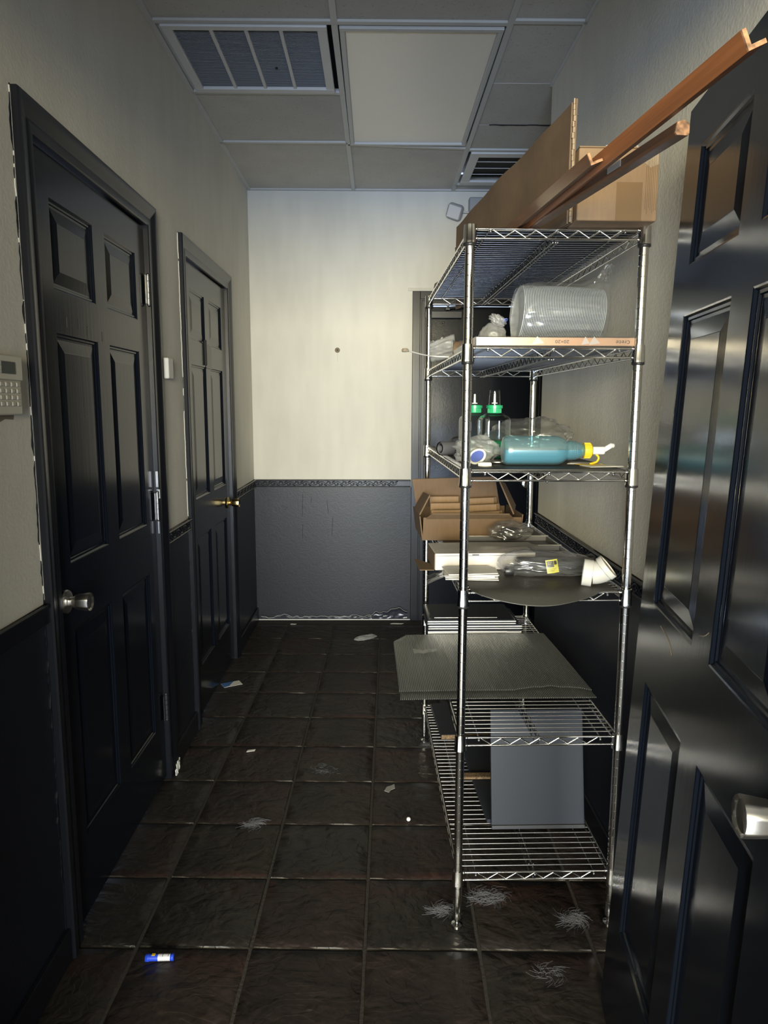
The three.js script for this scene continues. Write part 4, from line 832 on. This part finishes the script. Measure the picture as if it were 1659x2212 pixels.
{
  const t = thing('tool_bag', 'clear bag with a long black tool and a yellow label', 'bag', at(0.268, 0.178, Y4), RY - 0.02);
  const g = new THREE.SphereGeometry(1, 90, 54), p = g.attributes.position;
  for (let i = 0; i < p.count; i++) {
    const x = p.getX(i), y = p.getY(i), z = p.getZ(i), q = Math.sign(x) * Math.pow(Math.abs(x), 0.6);
    const r = 1 + 0.10 * ridge(x * 3 + 2, y * 2, z * 2) + 0.07 * ridge(x * 7, y * 5 + 3, z * 5) + 0.03 * n3(x * 16, y * 12, z * 12);
    p.setXYZ(i, q * 0.148, Math.max(0.0006, (0.034 + 0.036 * y * r) * (1 - 0.22 * Math.max(0, q))), z * r * 0.055 * (1 - 0.2 * Math.abs(q)));
  }
  g.computeVertexNormals();
  add('bag_film', g, M.film, t);
  add('black_tool', join([rbox(0.22, 0.034, 0.05, 0.012, 0.02, 0.03, -0.012, 3), rbox(0.08, 0.026, 0.04, 0.01).applyMatrix4(M4(0.10, 0.038, -0.012, 0, 0, 0.2)), rod([-0.10, 0.022, 0.01], [0.04, 0.026, 0.0], 0.009, 12)]), M.blackPlastic, t);
  add('hose_end', lathe([[0.007, -0.012], [0.0145, -0.012], [0.0145, 0.012], [0.007, 0.012], [0.007, -0.012]], 20).rotateZ(Math.PI / 2), M.blackPlastic, t, [-0.115, 0.0155, 0.02]);
  const lb = canvasTex(128, 128, (x, W, H) => { x.fillStyle = '#c9c23c'; x.fillRect(0, 0, W, H); x.fillStyle = '#4a4a48'; x.fillRect(10, 10, 72, 62); x.fillStyle = '#222'; x.fillRect(86, 12, 32, 40); x.fillStyle = '#8d8a70'; x.fillRect(18, 20, 50, 8); x.fillRect(18, 36, 38, 8); x.fillStyle = '#6d6a20'; for (let k = 0; k < 4; k++) x.fillRect(12, 82 + k * 10, 100 - k * 14, 4); });
  add('yellow_label', sheet((u, v) => [0.0 + (u - 0.5) * 0.034, 0.036 + (v - 0.5) * 0.036, 0.049 + 0.003 * Math.sin(u * 3) - (v - 0.5) * 0.010], 6, 6), S({ map: lb, roughness: 0.4 }), t, [0, 0, 0.0], [0, 0.1, 0.12]);
}
{
  const t = thing('pvc_elbow', 'white plastic pipe elbow bagged in clear film at the front right of the fourth shelf', 'pipe fitting', at(0.356, 0.046, Y4 + 0.0004), RY - 0.3);
  const bend = []; for (let k = 0; k <= 10; k++) { const a = k / 10 * 0.7; bend.push([0.045 * Math.sin(a) * 1.1, 0.036 + 0.05 * (1 - Math.cos(a)), 0]); }
  const hub = (r, h) => lathe([[r - 0.006, 0], [r, 0], [r + 0.0006, 0.002], [r + 0.0006, h - 0.002], [r, h], [r - 0.006, h], [r - 0.006, 0]], 36).rotateZ(-Math.PI / 2);
  add('socket', hub(0.0355, 0.026), M.pvc, t, [-0.026, 0.0362, 0], [0, 0, -0.1]);
  const body = new THREE.TubeGeometry(new THREE.CatmullRomCurve3(bend.map((q) => V(...q))), 18, 0.031, 30, false);
  add('bend', body, M.pvc, t);
  add('bore', lathe([[0.0001, 0], [0.0292, 0]], 30).rotateZ(-Math.PI / 2), M.pvcInside, t, [-0.012, 0.0368, 0], [0, 0, -0.1]);
  add('outlet', hub(0.034, 0.016), M.pvc, t, [0.028, 0.0465, 0], [0, 0, 0.7]);
  add('outlet_bore', lathe([[0.0001, 0], [0.0285, 0]], 30).rotateZ(-Math.PI / 2), M.pvcInside, t, [0.0385, 0.0553, 0], [0, 0, 0.7]);
}

// ---------------------------------------------------------------- fifth shelf
{
  const pts = (u, v, k) => {   // twin sheets of ribbed clear plastic; the upper one has a torn right front edge
    const b0 = k ? 0.245 : 0.292, wav = k ? 0 : (u > 0.6 ? -0.028 * Math.sin((u - 0.6) / 0.4 * Math.PI) * (1 - v) + 0.006 * n3(u * 20, 1, 2) * (1 - v) : 0);
    let a = (k ? -0.15 : -0.152) + u * (0.60 - 0.012 * v), b = b0 - wav + v * (k ? 0.59 : 0.548 + 0.01 * u);
    const c = Math.max(0, 0.085 - u) / 0.085 * Math.max(0, v - 0.86) / 0.14; a += c * 0.05;      // clipped far left corner
    const lift = (k ? 0.002 : 0.008) + (u < 0.28 ? -0.006 * (0.28 - u) : 0) + 0.006 * Math.max(0, u - 0.55) * Math.sin(v * 3);
    return [a, lift, -b];
  };
  [[1, 'lower ribbed clear plastic sheet, its front edge showing under the upper one'], [0, 'upper ribbed clear plastic sheet, with a torn front edge and a whitish scuff']].forEach(([k, l]) => {
    const t = thing('ribbed_sheet', l, 'plastic sheet', at(0, 0, Y5 + (k ? 0.003 : 0.004)), RY, 'ribbed plastic sheets on the fifth shelf');
    const g = sheet((u, v) => pts(u, v, k), 60, 40); const uv = g.attributes.uv; for (let i = 0; i < uv.count; i++) uv.setXY(i, uv.getX(i) * 0.6 * 1.0, uv.getY(i) * 0.6);
    add('skin', g, M.poly, t);
    const g2 = sheet((u, v) => { const p = pts(u, v, k); return [p[0], p[1] - 0.0035, p[2]]; }, 60, 40);
    add('skin', g2, M.poly, t);
    const ribs = []; for (let i = 0; i <= 100; i++) { const p = pts(i / 100, 0, k), q = pts(i / 100, 0.03, k); ribs.push(box(0.0007, 0.0035, Math.abs(q[2] - p[2]), p[0], p[1] - 0.00175, (p[2] + q[2]) / 2)); }
    add('ribs', join(ribs), M.filmMilky, t).userData.kind = 'stuff';
    if (!k) add('torn_skin', sheet((u, v) => [-0.085 + u * 0.085 + 0.004 * n3(v * 9, u * 7, 1), 0.011 + 0.003 * ridge(u * 5, v * 4, 1), -0.66 + v * 0.05 * (1 - 0.5 * u) + 0.012 * n3(u * 9, 3, 1)], 14, 6), M.filmMilky, t);
  });
}
{
  // three slim cases stacked at the far end
  [[0, 0.0, 'bottom', 0.366, 0.0], [1, 0.0225, 'middle', 0.366, 0.002], [2, 0.0425, 'top', 0.345, -0.012]].forEach(([k, y, nm, w, dx]) => {
    const t = thing('slim_case', 'slim black case with a silver front edge, ' + nm + ' of the stack of three', 'case', at(0.170 + dx, 0.985 - k * 0.0, Y5 + 0.0004 + y), RY, 'slim black cases on the fifth shelf');
    const d = 0.235, h = k === 0 ? 0.0205 : 0.0185;
    add('shell', rbox(w, h, d, 0.006, 0, h / 2 + 0.0004, 0, 2), M.laminate, t);
    add('front_edge', join([rbox(w + 0.002, k ? 0.005 : 0.011, 0.006, 0.0012, 0, k ? 0.013 : 0.011, d / 2 + 0.001), ...(k ? [rbox(w + 0.002, 0.004, 0.006, 0.0012, 0, 0.004, d / 2 + 0.001)] : [])]), M.silver, t);
    if (k === 0) add('catch', rbox(0.055, 0.010, 0.006, 0.001, w / 2 - 0.03, 0.011, d / 2 + 0.004), M.silver, t);
    if (k === 2) add('lid_line', rbox(w * 0.72, 0.002, 0.003, 0.0008, -0.02, h + 0.001, d / 2 - 0.03), M.silver, t);
  });
}

// ---------------------------------------------------------------- bottom shelf
{
  const t = thing('upright_board', 'black board leaning upright on the bottom shelf, facing the room', 'board', at(0.273, 0.197, Y6 + 0.0005), RY);
  const w = 0.288, h = 0.36;
  const g = uvm(rbox(w, h, 0.013, 0.002, 0, h / 2, -0.0065));
  add('face', g, M.laminate, t, [0, 0.0012, 0], [-0.2, 0, 0]);
  add('bottom_edge', rbox(w, 0.012, 0.006, 0.0015, 0, 0.006, 0.0025), M.blackPlastic, t, [0, 0.0008, 0.0], [-0.2, 0, 0]);
  const f = thing('lying_board', 'dark board lying flat at the back of the bottom shelf, with bare chipboard edge', 'board', at(0.21, 0.96, Y6 + 0.0003), RY + 0.05);
  add('board', uvm(rbox(0.36, 0.018, 0.30, 0.0015, 0, 0.009, 0)), M.laminate, f);
  add('chipboard_edge', uvm(rbox(0.358, 0.0165, 0.002, 0.0005, 0, 0.009, 0.1508)), M.particle, f);
  const s = thing('tilted_board', 'large black board lying tilted across the bottom shelf, touching the foot of the upright one', 'board', at(0.27, 0.235, Y6 + 0.0008), RY);
  const tb = uvm(rbox(0.30, 0.012, 0.55, 0.0015, 0, 0.006, -0.275));
  add('board', tb, M.laminate, s, [0, 0, 0], [0.02, 0.04, 0]);
  const b = thing('wood_batten', 'short bare wood batten lying on the tilted black board, left of the upright board', 'batten', at(0.175, 0.475, Y6 + 0.0195), RY);
  add('batten', uvm(rbox(0.20, 0.009, 0.03, 0.0012, 0, 0.0047, 0)), M.particle, b);
}

// ---------------------------------------------------------------- floor debris
{
  const t = thing('blue_tube', 'small blue and silver glue tube lying on the floor at the lower left', 'tube', [-0.571, 0.0105, -1.714], 0.03);
  const lb = canvasTex(128, 64, (x, W, H) => { x.fillStyle = '#d9d9de'; x.fillRect(0, 0, W, H); x.fillStyle = '#55606e'; for (let k = 0; k < 5; k++) x.fillRect(10, 8 + k * 10, 100 - (k % 3) * 24, 3); });
  add('barrel', lathe([[0.0001, -0.036], [0.0075, -0.036], [0.0085, -0.034], [0.0085, 0.026], [0.0075, 0.028], [0.0001, 0.028]], 24).rotateZ(-Math.PI / 2), M.blue, t);
  add('paper_label', new THREE.CylinderGeometry(0.0088, 0.0088, 0.032, 24, 1, true).rotateZ(-Math.PI / 2), S({ map: lb, roughness: 0.3, metalness: 0.3, side: THREE.DoubleSide }), t, [0.01, 0, 0]);
  add('cap', lathe([[0.0001, 0], [0.0095, 0], [0.0098, 0.002], [0.0098, 0.011], [0.0001, 0.011]], 12).rotateZ(Math.PI / 2), M.blue, t, [-0.028, 0, 0]);
  add('warning_mark', rbox(0.009, 0.001, 0.008, 0.0003), M.yellow, t, [-0.018, 0.0086, 0]);
  add('end_cap', lathe([[0.0001, 0], [0.0095, 0], [0.0095, 0.008], [0.0001, 0.008]], 6).rotateZ(-Math.PI / 2), M.blue, t, [0.027, 0, 0]);
}
const flat = (pts, th, s = 0) => extr(pts, th, [], 0.0003).rotateX(-Math.PI / 2);
{
  const m = add('paper_scrap', flat([[-0.022, -0.018], [-0.004, -0.03], [0.004, -0.012], [0.02, 0.0], [0.018, 0.032], [0.004, 0.02], [-0.012, 0.012]], 0.0008), S({ color: lin(0.22, 0.22, 0.21), roughness: 0.7 }), null, [0.054, 0.0022, -2.575]);
  tag(m, 'torn grey scrap of paper on the floor in the middle of the corridor', 'paper');
  const b = add('foam_ball', new THREE.SphereGeometry(0.0075, 16, 12), M.white, null, [0.116, 0.0098, -2.355]);
  tag(b, 'tiny white ball on the floor near the shelving', 'ball');
  const c = thing('card', 'blue and white card lying on the floor at the far left door', 'card', [-0.765, 0.0022, -3.63], 0.5);
  add('card_sheet', flat([[-0.05, -0.03], [0.05, -0.03], [0.05, 0.03], [-0.05, 0.03]], 0.0008), M.paper, c);
  add('blue_print', flat([[-0.05, 0.03], [0.02, 0.03], [-0.02, -0.02], [-0.05, -0.03]], 0.0004), S({ color: lin(0.06, 0.16, 0.42), roughness: 0.5 }), c, [0, 0.0009, 0]);
  const w = thing('plastic_wrapper', 'crumpled clear wrapper on the floor near the far wall', 'wrapper', [-0.065, 0.0015, -4.38], 0.6);
  add('film', crumple(0.13, 0.025, 0.05, 41.0, 0.25, 8, 40), M.filmMilky, w);
  const q = add('paint_flake', flat([[-0.02, -0.006], [0.015, -0.009], [0.022, 0.004], [-0.012, 0.009]], 0.0012), M.chip, null, [-0.56, 0.0022, -4.69]);
  tag(q, 'white paint flake on the floor by the foot of the back wall, toward the left', 'paint flake', 'paint flakes on the floor');
  const q2 = q.clone(); q2.name = numbered('paint_flake'); q2.position.set(0.14, 0.0022, -4.7); q2.scale.set(2.2, 1, 1.2); scene.add(q2);
  tag(q2, 'longer white paint flake on the floor beside the peeling patch of the back wall', 'paint flake', 'paint flakes on the floor');
  const q3 = q.clone(); q3.name = numbered('paint_flake'); q3.position.set(-0.535, 0.0022, -2.885); q3.rotation.y = 0.4; scene.add(q3);
  tag(q3, 'pale paint flake on the floor out from the thermostat', 'paint flake', 'paint flakes on the floor');
}
function lint(label, x, z, r, n, s) {
  seed = s; const g = [];
  for (let k = 0; k < n * 3; k++) {
    const a = rr(0, 6.28), d = r * Math.sqrt(rnd()) * (0.5 + rnd() * 0.6), l = rr(0.012, 0.045), th = rr(0, 6.28), px = Math.cos(a) * d, pz = Math.sin(a) * d * 0.6;
    g.push(tube([[px, 0.002, pz], [px + Math.cos(th) * l * 0.5 + rr(-0.004, 0.004), 0.003 + rr(0, 0.003), pz + Math.sin(th) * l * 0.5], [px + Math.cos(th + 0.6) * l, 0.002, pz + Math.sin(th + 0.6) * l]], 0.00017, 6, 3));
  }
  const m = add('lint', join(g), M.lint, null, [x, 0.0012, z]);
  m.userData.kind = 'stuff'; m.userData.label = label; m.userData.category = 'dust';
}
lint('wisp of grey lint on the floor under the front of the shelving', 0.335, -1.955, 0.06, 70, 5);
lint('tuft of grey lint on the floor beside the right front post', 0.565, -1.86, 0.035, 70, 6);
lint('faint lint beside the left front post of the shelving', 0.19, -1.90, 0.028, 36, 7);
lint('streak of pale lint on the open floor at the left', -0.43, -2.34, 0.03, 45, 8);
lint('loose hairs of lint on the floor at the lower right', 0.45, -1.66, 0.04, 16, 9);
lint('fluff against the foot of the far post', 0.225, -2.93, 0.03, 24, 10);
lint('hairs on the floor before the far left door', -0.2, -2.72, 0.07, 12, 11);

renderer.render(scene, camera);
